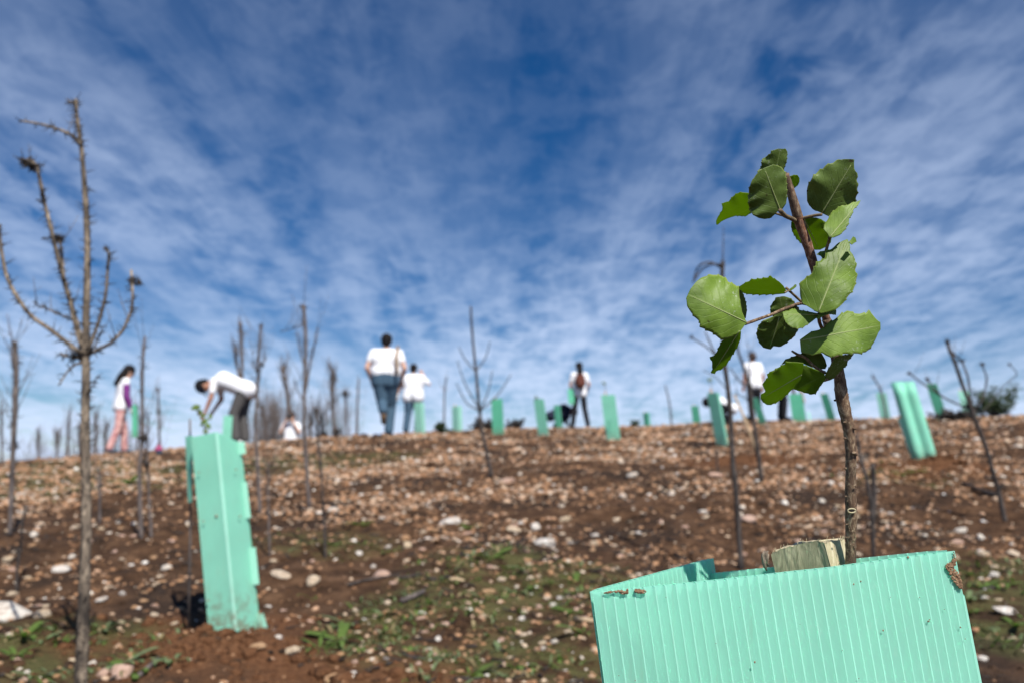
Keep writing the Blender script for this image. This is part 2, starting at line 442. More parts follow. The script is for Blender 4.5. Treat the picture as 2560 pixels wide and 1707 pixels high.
M['pinkprint'] = m_pink()
M['pinkbag'] = cloth('pink_cloth', (0.34, 0.06, 0.14), 0.2)
M['phone'] = m_plain('phone', (0.02, 0.02, 0.02), 0.25, 0.5)

# ------------------------------------------------------------------ ground
T1_BASE_Y = 2.42
MOUNDS += [(-0.86, 2.36, 0.30, 0.035), (3.05, 5.9, 0.55, 0.07), (2.15, 7.3, 0.5, 0.06), (-0.45, 1.9, 0.35, 0.02)]
def steps(start, stop, d0, k):
    out = [start]
    while out[-1] < stop: out.append(out[-1] + max(d0, k * abs(out[-1])))
    return out
yy = np.array(list(np.linspace(-80, -2, 24)) + list(np.linspace(-1.5, 0.9, 14)) + steps(1.0, 28, 0.026, 0.0115) + steps(29, 2600, 1.0, 0.07))
xp = np.array(steps(0.02, 16, 0.034, 0.018) + steps(16.6, 1500, 0.6, 0.08))
xx = np.concatenate([-xp[::-1], xp])
X, Y = np.meshgrid(xx, yy)
Z = zt(X, Y)
nx, ny = len(xx), len(yy)
idx = np.arange(nx * ny).reshape(ny, nx)
quads = np.stack([idx[:-1, :-1], idx[:-1, 1:], idx[1:, 1:], idx[1:, :-1]], -1).reshape(-1, 4)
me = bpy.data.meshes.new('ground')
me.vertices.add(nx * ny); me.vertices.foreach_set('co', np.stack([X, Y, Z], -1).astype(np.float32).ravel())
me.loops.add(quads.size); me.loops.foreach_set('vertex_index', quads.astype(np.int32).ravel())
me.polygons.add(len(quads)); me.polygons.foreach_set('loop_start', np.arange(0, quads.size, 4, dtype=np.int32))
me.update(); me.validate()
me.polygons.foreach_set('use_smooth', np.ones(len(quads), bool))
dug = np.zeros_like(X)
for mx, my, mr, mh in MOUNDS:
    q = ((X - mx) ** 2 + ((Y - my) / 0.9) ** 2) / (mr * 1.25) ** 2
    dug = np.maximum(dug, np.clip(1.35 - q + 0.5 * vnoise(X / 0.12, Y / 0.12, 12), 0, 1))
# patches of moss and low weeds: (u, v, radius m)
GREEN = [(60, 1610, 0.34), (180, 1640, 0.28), (300, 1600, 0.2), (60, 1230, 0.9), (170, 1220, 0.9), (250, 1180, 1.4), (60, 1180, 1.6), (1215, 1395, 0.35),
         (1330, 1450, 0.34), (1440, 1440, 0.3), (1180, 1500, 0.26), (1400, 1530, 0.26), (1280, 1650, 0.22), (1080, 1480, 0.25), (960, 1560, 0.2), (2480, 1480, 0.3), (2440, 1560, 0.25),
         (2530, 1590, 0.25), (2430, 1440, 0.3), (880, 1610, 0.16), (820, 1350, 0.35), (1480, 1690, 0.2), (1000, 1640, 0.2), (700, 1160, 1.2), (860, 1150, 1.0), (2230, 1190, 0.4), (1050, 1660, 0.2)]
green = np.zeros_like(X); GP = []
for u, v, r in GREEN:
    g = ground(u, v)
    if g is None: continue
    GP.append((g, r)); q = ((X - g.x) ** 2 + (Y - g.y) ** 2) / (r * r)
    green = np.maximum(green, np.clip(1.2 - q, 0, 1))
for nm, arr in (('dug', dug), ('green', green)):
    a = me.attributes.new(nm, 'FLOAT', 'POINT'); a.data.foreach_set('value', arr.astype(np.float32).ravel())
me.materials.append(M['soil'])
tag(link('ground', me), 'stony brown hillside scorched by fire', None, None, 'structure')

# ------------------------------------------------------------------ corrugated sheet
def sheet(name, tl, tr, bl, br, mat, parent, flutes=0, bulge=0.0, crease=None, thick=0.003, nv=10, web=None, toward=None, score=None):
    """twin-wall plastic sheet between four corners: outer skin, inner skin and the webs that show as ribs"""
    tl, tr, bl, br = map(Vector, (tl, tr, bl, br))
    nrm = (tr - tl).cross(bl - tl).normalized()
    if toward is not None and nrm.dot(toward - tl) < 0: nrm = -nrm
    sub = 4
    nu = flutes * sub if flutes else 8
    W = (tr - tl).length
    def P(u, v, off):
        p = (tl * (1 - u) + tr * u) * (1 - v) + (bl * (1 - u) + br * u) * v
        h = bulge * (1 - (2 * u - 1) ** 2)
        if crease: h += crease[1] * max(0, 1 - abs(u - crease[0]) / 0.10)
        return p + nrm * (h + off)
    def prof(u):
        if not flutes: return 0.0
        f = (u * flutes) % 1.0; e = min(f, 1 - f)
        return 0.00010 * math.exp(-(e / 0.10) ** 2) - 0.00005 * (1 - math.cos(2 * math.pi * f)) * 0.5
    m = MB(); vs = []
    vv = [0, 0.004, 0.02] + [0.02 + (1 - 0.02) * ((k + 1) / nv) for k in range(nv)]
    if score: vv = sorted(vv + [score - 0.003, score, score + 0.003])
    for side in (0, 1):
        for v in vv:
            for i in range(nu + 1):
                u = i / nu
                o = prof(u) if side == 0 else -(thick * min(1.0, 0.10 + u * 14, 0.10 + (1 - u) * 14)) - prof(u)
                if score and abs(v - score) < 1e-6 and side == 0: o -= 0.00003
                vs.append(P(u, v, o))
    row = nu + 1; half = row * len(vv); fs = []
    for side in (0, 1):
        for j in range(len(vv) - 1):
            for i in range(nu):
                a = side * half + j * row + i
                q = (a, a + 1, a + row + 1, a + row)
                fs.append(q if side == 0 else q[::-1])
    m.add(vs, fs)
    o = m.build(name, mat, parent)
    if flutes:
        w = MB()
        for i in range(flutes + 1):
            u = i / flutes; du = (0.00022 + 0.00012 * ((i * 7) % 5) / 5) / W; off = prof(u) + 0.00016; th = thick * min(1.0, 0.10 + u * 14, 0.10 + (1 - u) * 14)
            a = []
            for v in vv:
                for uu, oo in ((u - du, off - 0.0001), (u + du, off - 0.0001), (u + du, -th), (u - du, -th)):
                    a.append(P(min(1, max(0, uu)), v, oo))
            ff = []
            for j in range(len(vv) - 1):
                for k in range(4):
                    ff.append((j * 4 + k, j * 4 + (k + 1) % 4, j * 4 + 4 + (k + 1) % 4, j * 4 + 4 + k))
            ff.append((3, 2, 1, 0)); w.add(a, ff)
        wo = w.build('web_ribs', web or mat, o, smooth=False); wo['kind'] = 'stuff'
    else:
        # closed rim
        w = MB(); a = []
        for i in range(nu + 1): a += [P(i / nu, 0, 0.0002), P(i / nu, 0, -thick - 0.0002)]
        w.add(a, [(2 * i, 2 * i + 2, 2 * i + 3, 2 * i + 1) for i in range(nu)])
        w.build('rim', web or mat, o, smooth=False)
    return o

# ------------------------------------------------------------------ foreground tree guard
def fore_guard():
    base = Vector((0.16, 0.40, gz(0.16, 0.40)))
    t = thing('tree_guard', 'large ribbed mint tree guard around the leafy oak sapling, mud on its rim', 'tree guard', base)
    TL, TR = pd(1480, 1481, 0.395), pd(2386, 1376, 0.415)
    dl = (pd(1511, 1707, 0.389) - TL).normalized(); dr = (pd(2449, 1707, 0.406) - TR).normalized()
    L = 0.60
    BL, BR = TL + dl * L, TR + dr * L
    sheet('panel', TL, TR, BL, BR, M['plastic_clear'], t, 37, 0.006, (0.63, 0.0016), 0.0035, 12, M['web'], CAM, 0.087)
    dm = (dl + dr).normalized()
    A2 = pd(1783, 1394, 0.485)
    sheet('panel', TL + Vector((-0.0005, 0.0042, 0)), A2, TL + Vector((0, 0.0042, 0)) + dl * L, A2 + dm * L, M['plastic_clear'], t, 26, 0.0, None, 0.003, 8, M['web'], CAM)
    B1 = pd(1790, 1432, 0.478); C2 = TR + Vector((-0.0015, 0.0045, 0))
    B1 = B1 + (B1 - C2).normalized() * 0.02
    sheet('panel', B1, C2, B1 + dm * L, C2 + dr * L, M['plastic_clear'], t, 30, 0.0, None, 0.003, 8, M['web'], CAM)
    # tuck flap that shows as a pale strip down the right-hand fold
    f0 = TR + dr * 0.022 + Vector((0.0006, 0.001, 0)); f1 = f0 + Vector((0.004, 0.006, 0))
    sheet('tuck_flap', f0, f1 + dr * 0.002, f0 + dr * 0.5 + Vector((0.001, 0, 0)), f1 + dr * 0.5 + Vector((0.004, 0, 0)), M['web'], t, 0, 0, None, 0.0012, 6, M['web'], CAM)
    # dried mud on the rim
    def clump(pts, n, r0, seed, flat=0.45):
        rnd = random.Random(seed); m = MB()
        for k in range(n):
            a = rnd.random() * (len(pts) - 1); i = int(a); f = a - i
            (u0, v0, w0), (u1, v1, w1) = pts[i], pts[i + 1]
            w = w0 + (w1 - w0) * f
            u = u0 + (u1 - u0) * f + rnd.uniform(-1, 1) * w; v = v0 + (v1 - v0) * f + rnd.uniform(-0.35, 0.35) * w
            frac = (u - 1480) / 906
            d = 0.395 + 0.02 * frac - 0.006 * (1 - (2 * frac - 1) ** 2)
            s = r0 * rnd.uniform(0.5, 1.3)
            d -= 0.0008 + max(0, v - (1481 - 105 * frac)) * 0.00004
            p = pd(u, v, d - rnd.random() * r0 * 0.8)
            Mx = Matrix.Rotation(rnd.uniform(0, 6.28), 3, Vector((rnd.uniform(-1, 1), rnd.uniform(-1, 1), rnd.uniform(-1, 1))).normalized())
            m.ell(p, (s * rnd.uniform(0.5, 1.3), s * rnd.uniform(0.5, 1.0), s * rnd.uniform(0.5, 1.2)), 6, 4, Mx)
        o = m.build('mud_clump', M['dirt'], t, smooth=False)
        return o
    clump([(2388, 1393, 1), (2380, 1408, 8), (2374, 1416, 10), (2385, 1432, 12), (2392, 1450, 9), (2400, 1462, 5), (2401, 1468, 3)], 330, 0.00062, 3)
    clump([(1508, 1482, 2), (1530, 1479, 2), (1548, 1477, 3), (1560, 1480, 8), (1564, 1481, 7), (1570, 1474, 2)], 70, 0.0006, 4)
    clump([(1592, 1474, 6), (1600, 1478, 11), (1608, 1478, 7)], 80, 0.0006, 5)
    clump([(2384, 1378, 1), (2386, 1392, 2)], 10, 0.0004, 6)
    rnd = random.Random(5); m = MB()
    for (u, v, w) in [(2134, 1459, 2), (2152, 1452, 1.6), (2116, 1445, 1.4), (2116, 1457, 1.4), (2208, 1575, 2.0), (2321, 1552, 2.6), (2324, 1548, 2), (2401, 1567, 2), (1790, 1607, 1.3), (1887, 1654, 2.6), (2361, 1522, 1.2),
                      (2106, 1624, 1.2), (2147, 1695, 1.4), (1588, 1700, 1.4), (1850, 1517, 1.0), (2299, 1492, 1.0), (2226, 1492, 0.9), (2270, 1392, 3.0), (2413, 1596, 1.3), (1665, 1492, 0.9), (1547, 1688, 1.2), (2000, 1560, 0.9)]:
        frac = (u - 1480) / 906; d = 0.395 + 0.02 * frac - 0.006 * (1 - (2 * frac - 1) ** 2)
        d -= 0.0008 + max(0, v - (1481 - 105 * frac)) * 0.00004; p = pd(u, v, d); s = w * d / F_PX
        m.ell(p, (s * rnd.uniform(0.7, 1.2), 0.0003, s * rnd.uniform(0.7, 1.3)), 6, 4)
    m.tube([pd(2344, 1562, 0.4085), pd(2352, 1574, 0.408)], 0.00022, 5)
    o = m.build('mud_flecks', M['dirt'], t); o['kind'] = 'stuff'
fore_guard()

# ------------------------------------------------------------------ wooden post in the guard
def wood_post():
    tops = [(1927, 1384, 0.444), (1962, 1368, 0.441), (2000, 1359, 0.438), (2043, 1352, 0.434), (2061, 1357, 0.431), (2090, 1350, 0.436), (2111, 1347, 0.442), (2100, 1346, 0.456), (2000, 1352, 0.462), (1940, 1374, 0.459)]
    a = [pd(*p) for p in tops]
    down = (pd(1937, 1428, 0.444) - pd(1925, 1381, 0.446)).normalized()
    base = a[0] + down * 0.62
    t = thing('wooden_post', 'rough split wooden post beside the sapling stem, sticking out of the large mint guard', 'post', base)
    rnd = random.Random(2); m = MB(); ring = []
    # subdivide the outline for an uneven split surface
    pts = []
    for i in range(len(a)):
        for k in range(6):
            f = k / 6; p = a[i] * (1 - f) + a[(i + 1) % len(a)] * f
            pts.append(p + Vector((rnd.uniform(-1, 1) * 0.0001, rnd.uniform(-1, 1) * 0.00013, rnd.uniform(-1, 1) * 0.0005)))
    n = len(pts); vs = list(pts); lev = [0.0015, 0.004, 0.008, 0.015, 0.03, 0.1, 0.6]
    for L in lev:
        for p in pts:
            vs.append(p + down * L + Vector((rnd.uniform(-1, 1), rnd.uniform(-1, 1), 0)) * 0.00008)
    fs = []
    for j in range(len(lev)):
        for i in range(n): fs.append((j * n + i, j * n + (i + 1) % n, (j + 1) * n + (i + 1) % n, (j + 1) * n + i))
    m.add(vs, fs)
    o = m.build('shaft', M['wood'], t, smooth=False); o.data.materials.append(M['wood_pale'])
    for pol in o.data.polygons:
        i = pol.index % n
        if 24 <= i < 36: pol.material_index = 1  # right-hand face in the pale wood: its sunlit look put into the colour
    m = MB(); c = sum(pts, Vector()) / n
    inner = [c + (p - c) * 0.5 + Vector((0, 0, 0.001 * rnd.uniform(-1, 1))) for p in pts]
    vs = [p + Vector((0, 0, 0.0001)) for p in pts] + inner + [c]
    fs = [(i, (i + 1) % n, n + (i + 1) % n, n + i) for i in range(n)] + [(n + i, n + (i + 1) % n, 2 * n) for i in range(n)]
    m.add(vs, fs); m.build('cut_top', M['wood_pale'], t, smooth=False)
    m = MB()   # frayed bark strip on the left
    for k in range(5):
        u, v = 1910 + k * 2.2, 1380 + (k % 3) * 8
        m.tube([pd(u + 3, v - 4, 0.444), pd(u - 2, v + 6, 0.443), pd(u - 3, v + 18, 0.4435), pd(u + 3, v + 34 - k * 2, 0.444)], [0.0005, 0.0011, 0.0009, 0.0004], 6, True, 0.25)
    m.build('loose_bark', M['burnt_pale'], t)
    m = MB()   # splinters along the cut
    for k in range(46):
        i = rnd.randrange(n); p = pts[i]
        m.tube([p, p + Vector((rnd.uniform(-1, 1) * 0.0007, rnd.uniform(-1, 0.5) * 0.0006, rnd.uniform(0.0004, 0.0022)))], [0.00022, 0.00004], 4)
    o = m.build('splinters', M['wood_pale'], t); o['kind'] = 'stuff'
wood_post()

# ------------------------------------------------------------------ oak sapling
def ZA(x, y): return (1760 + x / 4.612, 360 + y / 4.612)
def ZB(x, y): return (1690 + x / 3.484, 580 + y / 3.484)

def leaf_mesh(name, poly, base, tip, depth, gx, gy, cup, bend, mat, parent, rib=True, wav=0.0, seed=0):
    poly = [Vector((p[0], p[1])) for p in poly]; base = Vector(base); tip = Vector(tip)
    a = (tip - base); L = a.length; a = a / L; b = Vector((-a.y, a.x))
    loc = [((p - base).dot(a) / L, (p - base).dot(b)) for p in poly]
    n = len(loc); t0 = min(q[0] for q in loc); t1 = max(q[0] for q in loc)
    N, Mx = 84, 14
    cen = sum((p for p in poly), Vector((0, 0))) / n
    rnd = random.Random(seed); ph = rnd.uniform(0, 6.28)
    def place(p, s, t):
        k = depth / F_PX
        d = depth + (gx * (p.x - cen.x) + gy * (cen.y - p.y)) * k
        d += cup * (s / L) ** 2 * L * k + bend * (t - 0.4) ** 2 * L * k
        d += wav * L * k * (s / L) * math.sin(7 * t + ph) * 0.6 + 0.5 * (s / L) ** 2 * 0.16 * L * k * math.sin(19 * t + ph * 2 + (2 if s > 0 else 0)) * 2
        return pd(p.x, p.y, d)
    vs, uvs, fs, rows = [], [], [], []
    for i in range(N + 1):
        t = t0 + (t1 - t0) * (i / N)
        te = min(max(t, t0 + (t1 - t0) * 0.006), t1 - (t1 - t0) * 0.006)
        xs = []
        for j in range(n):
            (ta, sa), (tb, sb) = loc[j], loc[(j + 1) % n]
            if (ta - te) * (tb - te) <= 0 and abs(tb - ta) > 1e-9: xs.append(sa + (sb - sa) * (te - ta) / (tb - ta))
        lo, hi = (min(xs), max(xs)) if xs else (0, 0)
        tn = (t - t0) / (t1 - t0); am = 0.026 * L * min(1, max(0, (tn - 0.16) * 6)) * min(1, max(0, (0.97 - tn) * 8))
        if L > 28:
            f1 = (tn * 8.3 + ph) % 1.0; f2 = (tn * 7.4 + ph * 1.7) % 1.0
            if hi > 0: hi += am * (f1 ** 3 - 0.25)
            if lo < 0: lo -= am * (f2 ** 3 - 0.25)
        for k in range(Mx + 1):
            w = k / Mx; s = lo + (hi - lo) * w
            p = base + a * (t * L) + b * s
            vs.append(place(p, s, t))
            # across: 0.5 at the midrib, 0 and 1 at the margins
            uu = 0.5 + 0.5 * (s / hi if (s > 0 and hi > 0) else (s / -lo if (s < 0 and lo < 0) else 0))
            uvs.append((uu, min(1, max(0, (t - t0) / (t1 - t0)))))
    row = Mx + 1
    for i in range(N):
        for k in range(Mx): fs.append((i * row + k, i * row + k + 1, (i + 1) * row + k + 1, (i + 1) * row + k))
    org = parent_origin(parent)
    me = bpy.data.meshes.new(name); me.from_pydata([tuple(p - org) for p in vs], [], fs); me.materials.append(mat)
    ul = me.uv_layers.new(name='UVMap')
    for lp in me.loops: ul.data[lp.index].uv = uvs[lp.vertex_index]
    me.polygons.foreach_set('use_smooth', [True] * len(me.polygons)); me.update()
    o = link(name, me, parent)
    sm = o.modifiers.new('thickness', 'SOLIDIFY'); sm.thickness = 0.00035; sm.offset = 0
    if rib:
        m = MB(); pp, rr = [], []
        for i in range(17):
            t = 0.0 + 0.90 * i / 16; p = base + a * (t * L)
            q = place(p, 0, t); pp.append(q - (q - CAM).normalized() * 0.00024); rr.append(0.00034 * (1 - 0.72 * i / 16))
        m.tube(pp, rr, 6); m.build('midrib', M['rib'], o)
    return o

def oak_sapling():
    base = pd(2127, 1408, 0.430) + Vector((0.002, -0.01, -0.56))
    t = thing('oak_sapling', 'young oak sapling with round green leaves growing out of the large mint guard', 'sapling', base)
    def stem(pts, wid, name, mat, lumps=0.05, sides=14, dep=None):
        # smooth interpolation of a pixel path
        P, Rr = [], []
        for i in range(len(pts) - 1):
            for k in range(6):
                f = k / 6; u = pts[i][0] * (1 - f) + pts[i + 1][0] * f; v = pts[i][1] * (1 - f) + pts[i + 1][1] * f
                d = pts[i][2] * (1 - f) + pts[i + 1][2] * f; w = 0.93 * (wid[i] * (1 - f) + wid[i + 1] * f)
                P.append(pd(u, v, d)); Rr.append(0.5 * w * d / F_PX)
        P.append(pd(*pts[-1])); Rr.append(0.5 * wid[-1] * pts[-1][2] / F_PX)
        for _ in range(3):
            P = [P[0]] + [(P[i - 1] + P[i] * 2 + P[i + 1]) / 4 for i in range(1, len(P) - 1)] + [P[-1]]
        rnd = random.Random(len(P))
        Rr = [r * (1 + rnd.uniform(-1, 1) * lumps) for r in Rr]
        m = MB(); m.tube(P, Rr, sides, True, 0.035); return m.build(name, mat, t)
    low = stem([(2126, 1440, .430), (2127, 1405, .430), (2127, 1340, .430), (2128, 1275, .429), (2126, 1220, .429), (2128, 1139, .428), (2123, 1075, .428), (2113, 1030, .427), (2103, 985, .427), (2100, 945, .427), (2091, 900, .427), (2080, 850, .427), (2066, 798, .426)],
               [28, 28, 28, 30, 27, 28, 29, 32, 34, 30, 27, 24, 22], 'stem', M['stem'], 0.045)
    m = MB(); m.tube([pd(2126, 1440, .430), base], [0.0031, 0.0036], 10); m.build('stem', M['stem'], t)
    stem([(2067, 803, .426), (2052, 735, .425), (2035, 664, .424), (2018, 610, .423), (1997, 553, .422), (1995, 546, .422)], [21, 22, 24, 25, 26, 28], 'stem', M['stem_red'], 0.02)
    stem([(1996, 549, .422), (1980, 490, .421), (1962, 436, .420)], [27, 23, 21], 'stem', M['stem'], 0.02)
    # bark knots and bud scars on the stem
    m = MB(); rnd = random.Random(4)
    for (u, v, s) in [(2112, 1055, 4), (2136, 1070, 5), (2112, 1095, 4), (2135, 1132, 7), (2140, 1135, 5), (2113, 1170, 4), (2115, 1240, 3), (2139, 1215, 3), (2116, 1310, 3), (2088, 1000, 4), (2118, 985, 4), (2112, 965, 3), (1962, 437, 9), (1953, 440, 5), (1996, 551, 7), (2120, 1034, 5)]:
        d = 0.4265 - 0.0015; w = s * d / F_PX
        m.ell(pd(u, v, d), (w, w * 0.8, w * 0.7), 8, 6)
    for k in range(170):   # fine bark lenticels
        v = rnd.uniform(900, 1405); u = np.interp(v, [900, 945, 985, 1030, 1075, 1139, 1275, 1405], [2091, 2100, 2103, 2113, 2123, 2128, 2128, 2127]) + rnd.uniform(-12, 12)
        w = rnd.uniform(0.8, 1.7) * 0.427 / F_PX
        off = math.sqrt(max(0.0, 1 - ((u - np.interp(v, [900, 945, 985, 1030, 1075, 1139, 1275, 1405], [2091, 2100, 2103, 2113, 2123, 2128, 2128, 2127])) / 14.5) ** 2)) * 14 * 0.427 / F_PX
        m.ell(pd(u, v, 0.4295 - off), (w, w, w * 1.3), 5, 4)
    o = m.build('bark_knots', M['stem'], t); o['kind'] = 'stuff'
    m = MB()   # ring scar low on the stem
    c = pd(2128, 1275, 0.4255); ringp = [c + RT * math.cos(a) * 0.0021 + UP * math.sin(a) * 0.0011 - FW * 0.0006 for a in np.linspace(0, 6.283, 17)]
    m.tube(ringp, 0.0004, 6, False); m.build('bud_scar', M['wood_pale'], t)
    m = MB(); m.ell(c - FW * 0.0001, (0.0017, 0.0006, 0.0008), 10, 6); m.build('bud_scar', M['thorn'], t)
    # twigs
    def twig(pts, w0, w1, mat='twig'):
        n = len(pts); return stem(pts, [w0 + (w1 - w0) * i / (n - 1) for i in range(n)], 'twig', M[mat], 0.06, 8)
    B = lambda x, y, d: ZB(x, y) + (d,)
    A = lambda x, y, d: ZA(x, y) + (d,)
    twig([B(600, 803, .409), B(720, 760, .411), B(830, 722, .413), B(950, 668, .416), B(1085, 618, .420), B(1190, 640, .424), B(1275, 690, .426)], 8, 9, 'stem')
    twig([B(960, 488, .413), B(1000, 525, .415), B(1085, 603, .420), B(1120, 625, .421)], 7, 7.5)
    twig([B(945, 530, .411), B(975, 512, .413), B(990, 515, .414)], 4, 6)
    twig([B(1010, 1035, .412), B(1060, 1066, .413)], 6, 8, 'twig')
    twig([B(1055, 1064, .413), B(1130, 1092, .414), B(1180, 1150, .415), B(1240, 1195, .417), B(1295, 1222, .419)], 8, 9, 'stem')
    twig([B(1285, 1290, .418), B(1360, 1262, .422), B(1410, 1225, .426)], 9, 14, 'stem')
    twig([B(1240, 715, .408), B(1250, 790, .414), B(1275, 850, .424), B(1330, 900, .427)], 9, 11, 'stem_red')
    twig([A(878, 768, .405), A(935, 832, .411), A(1000, 858, .416), A(1050, 885, .421)], 12, 12)
    twig([A(1360, 815, .414), A(1270, 828, .417), A(1190, 845, .419), A(1130, 862, .421)], 8, 9)
    twig([A(1450, 1075, .410), A(1438, 1130, .412), A(1412, 1215, .415), A(1390, 1300, .419), A(1330, 1420, .423)], 8, 9)
    twig([A(985, 420, .424), A(1010, 460, .424), A(1020, 560, .422)], 5, 6)
    twig([A(560, 700, .421), A(750, 780, .423), A(950, 840, .422), A(1040, 870, .422)], 5, 8)
    def lf(Z, pts, base, tip, depth, gx, gy, cup=0.3, bend=0.2, mat='leaf_top', rib=True, wav=0.15, seed=0, label=None):
        o = leaf_mesh('leaf', [Z(*p) for p in pts], Z(*base), Z(*tip), depth, gx, gy, cup, bend, M[mat], t, rib, wav, seed)
        if label: o['label'] = label
        return o
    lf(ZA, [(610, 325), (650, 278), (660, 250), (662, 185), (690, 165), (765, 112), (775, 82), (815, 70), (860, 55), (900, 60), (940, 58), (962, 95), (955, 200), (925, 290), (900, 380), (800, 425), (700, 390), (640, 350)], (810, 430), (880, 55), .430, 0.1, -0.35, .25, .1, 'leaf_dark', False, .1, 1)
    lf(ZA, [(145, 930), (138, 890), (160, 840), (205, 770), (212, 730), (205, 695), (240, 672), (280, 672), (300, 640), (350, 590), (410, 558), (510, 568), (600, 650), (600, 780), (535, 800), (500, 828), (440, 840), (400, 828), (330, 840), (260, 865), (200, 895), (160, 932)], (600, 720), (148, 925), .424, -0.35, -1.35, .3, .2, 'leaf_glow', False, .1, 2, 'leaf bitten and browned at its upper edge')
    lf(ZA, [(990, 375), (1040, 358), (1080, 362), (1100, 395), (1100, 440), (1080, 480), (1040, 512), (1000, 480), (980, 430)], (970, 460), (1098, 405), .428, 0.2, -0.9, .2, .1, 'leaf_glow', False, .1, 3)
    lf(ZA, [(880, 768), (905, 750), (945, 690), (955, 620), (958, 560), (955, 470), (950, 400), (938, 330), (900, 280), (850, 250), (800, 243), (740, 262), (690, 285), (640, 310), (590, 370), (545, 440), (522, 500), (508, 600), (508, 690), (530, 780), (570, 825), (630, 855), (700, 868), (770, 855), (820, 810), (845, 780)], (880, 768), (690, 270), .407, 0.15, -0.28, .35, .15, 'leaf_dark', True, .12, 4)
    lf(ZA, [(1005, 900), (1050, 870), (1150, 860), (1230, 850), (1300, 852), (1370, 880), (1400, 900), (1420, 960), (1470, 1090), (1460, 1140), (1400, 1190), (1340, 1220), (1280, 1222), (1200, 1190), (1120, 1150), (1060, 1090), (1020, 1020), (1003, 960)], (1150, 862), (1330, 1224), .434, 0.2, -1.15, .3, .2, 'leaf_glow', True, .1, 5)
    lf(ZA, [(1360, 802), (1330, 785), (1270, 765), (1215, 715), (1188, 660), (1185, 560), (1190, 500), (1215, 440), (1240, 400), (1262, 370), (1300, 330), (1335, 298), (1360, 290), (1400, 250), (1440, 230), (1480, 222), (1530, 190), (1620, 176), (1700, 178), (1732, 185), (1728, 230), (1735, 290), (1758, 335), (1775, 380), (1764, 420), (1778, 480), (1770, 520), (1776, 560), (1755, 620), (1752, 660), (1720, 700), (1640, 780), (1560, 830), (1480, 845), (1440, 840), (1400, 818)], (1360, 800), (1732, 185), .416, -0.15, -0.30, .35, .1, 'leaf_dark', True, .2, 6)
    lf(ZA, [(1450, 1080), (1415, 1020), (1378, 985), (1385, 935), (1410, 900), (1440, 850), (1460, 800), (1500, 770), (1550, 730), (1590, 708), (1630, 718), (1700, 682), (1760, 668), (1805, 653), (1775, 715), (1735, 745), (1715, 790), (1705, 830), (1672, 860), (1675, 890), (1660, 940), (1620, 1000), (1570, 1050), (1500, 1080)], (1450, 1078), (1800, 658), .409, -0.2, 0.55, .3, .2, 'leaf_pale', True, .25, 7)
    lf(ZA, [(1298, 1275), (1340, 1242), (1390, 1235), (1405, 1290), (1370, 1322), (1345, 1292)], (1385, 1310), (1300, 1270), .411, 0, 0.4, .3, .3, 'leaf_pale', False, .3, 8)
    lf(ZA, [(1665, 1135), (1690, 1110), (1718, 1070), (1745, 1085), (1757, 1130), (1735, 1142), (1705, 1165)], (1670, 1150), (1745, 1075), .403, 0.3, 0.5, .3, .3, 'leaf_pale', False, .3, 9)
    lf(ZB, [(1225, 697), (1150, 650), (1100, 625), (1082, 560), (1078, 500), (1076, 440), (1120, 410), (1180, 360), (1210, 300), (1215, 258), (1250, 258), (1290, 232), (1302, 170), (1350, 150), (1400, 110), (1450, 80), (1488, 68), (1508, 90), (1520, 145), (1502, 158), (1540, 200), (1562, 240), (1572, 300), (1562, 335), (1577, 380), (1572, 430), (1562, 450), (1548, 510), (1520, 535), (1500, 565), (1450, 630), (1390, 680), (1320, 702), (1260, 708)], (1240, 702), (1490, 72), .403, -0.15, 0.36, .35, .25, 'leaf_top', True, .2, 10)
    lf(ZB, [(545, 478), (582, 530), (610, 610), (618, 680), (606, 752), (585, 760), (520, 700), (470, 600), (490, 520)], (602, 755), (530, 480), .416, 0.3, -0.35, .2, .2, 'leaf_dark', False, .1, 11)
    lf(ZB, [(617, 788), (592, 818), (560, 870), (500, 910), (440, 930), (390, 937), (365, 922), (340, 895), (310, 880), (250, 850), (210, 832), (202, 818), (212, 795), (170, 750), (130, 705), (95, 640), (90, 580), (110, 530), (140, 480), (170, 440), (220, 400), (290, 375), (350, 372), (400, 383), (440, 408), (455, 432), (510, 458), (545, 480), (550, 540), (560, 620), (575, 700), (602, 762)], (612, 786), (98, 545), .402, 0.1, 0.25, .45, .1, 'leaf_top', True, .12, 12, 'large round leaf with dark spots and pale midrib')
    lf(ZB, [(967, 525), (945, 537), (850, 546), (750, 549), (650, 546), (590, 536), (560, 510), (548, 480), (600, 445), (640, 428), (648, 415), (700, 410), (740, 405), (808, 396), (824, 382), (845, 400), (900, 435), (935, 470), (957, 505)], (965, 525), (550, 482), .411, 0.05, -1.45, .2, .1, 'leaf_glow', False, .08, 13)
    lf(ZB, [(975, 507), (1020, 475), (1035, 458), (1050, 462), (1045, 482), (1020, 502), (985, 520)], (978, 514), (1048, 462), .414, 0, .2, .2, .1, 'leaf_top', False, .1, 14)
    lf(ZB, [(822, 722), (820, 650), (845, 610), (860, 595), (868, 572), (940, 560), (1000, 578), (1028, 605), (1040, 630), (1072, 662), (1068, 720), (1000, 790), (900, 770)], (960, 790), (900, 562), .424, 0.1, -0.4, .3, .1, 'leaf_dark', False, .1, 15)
    lf(ZB, [(1065, 850), (1030, 910), (960, 970), (900, 1000), (850, 992), (822, 1022), (790, 1012), (760, 1005), (720, 960), (698, 890), (715, 815), (760, 770), (850, 735), (930, 740), (1000, 780), (1062, 830)], (900, 742), (815, 1020), .421, 0.1, -0.45, .3, .1, 'leaf_dark', True, .1, 16)
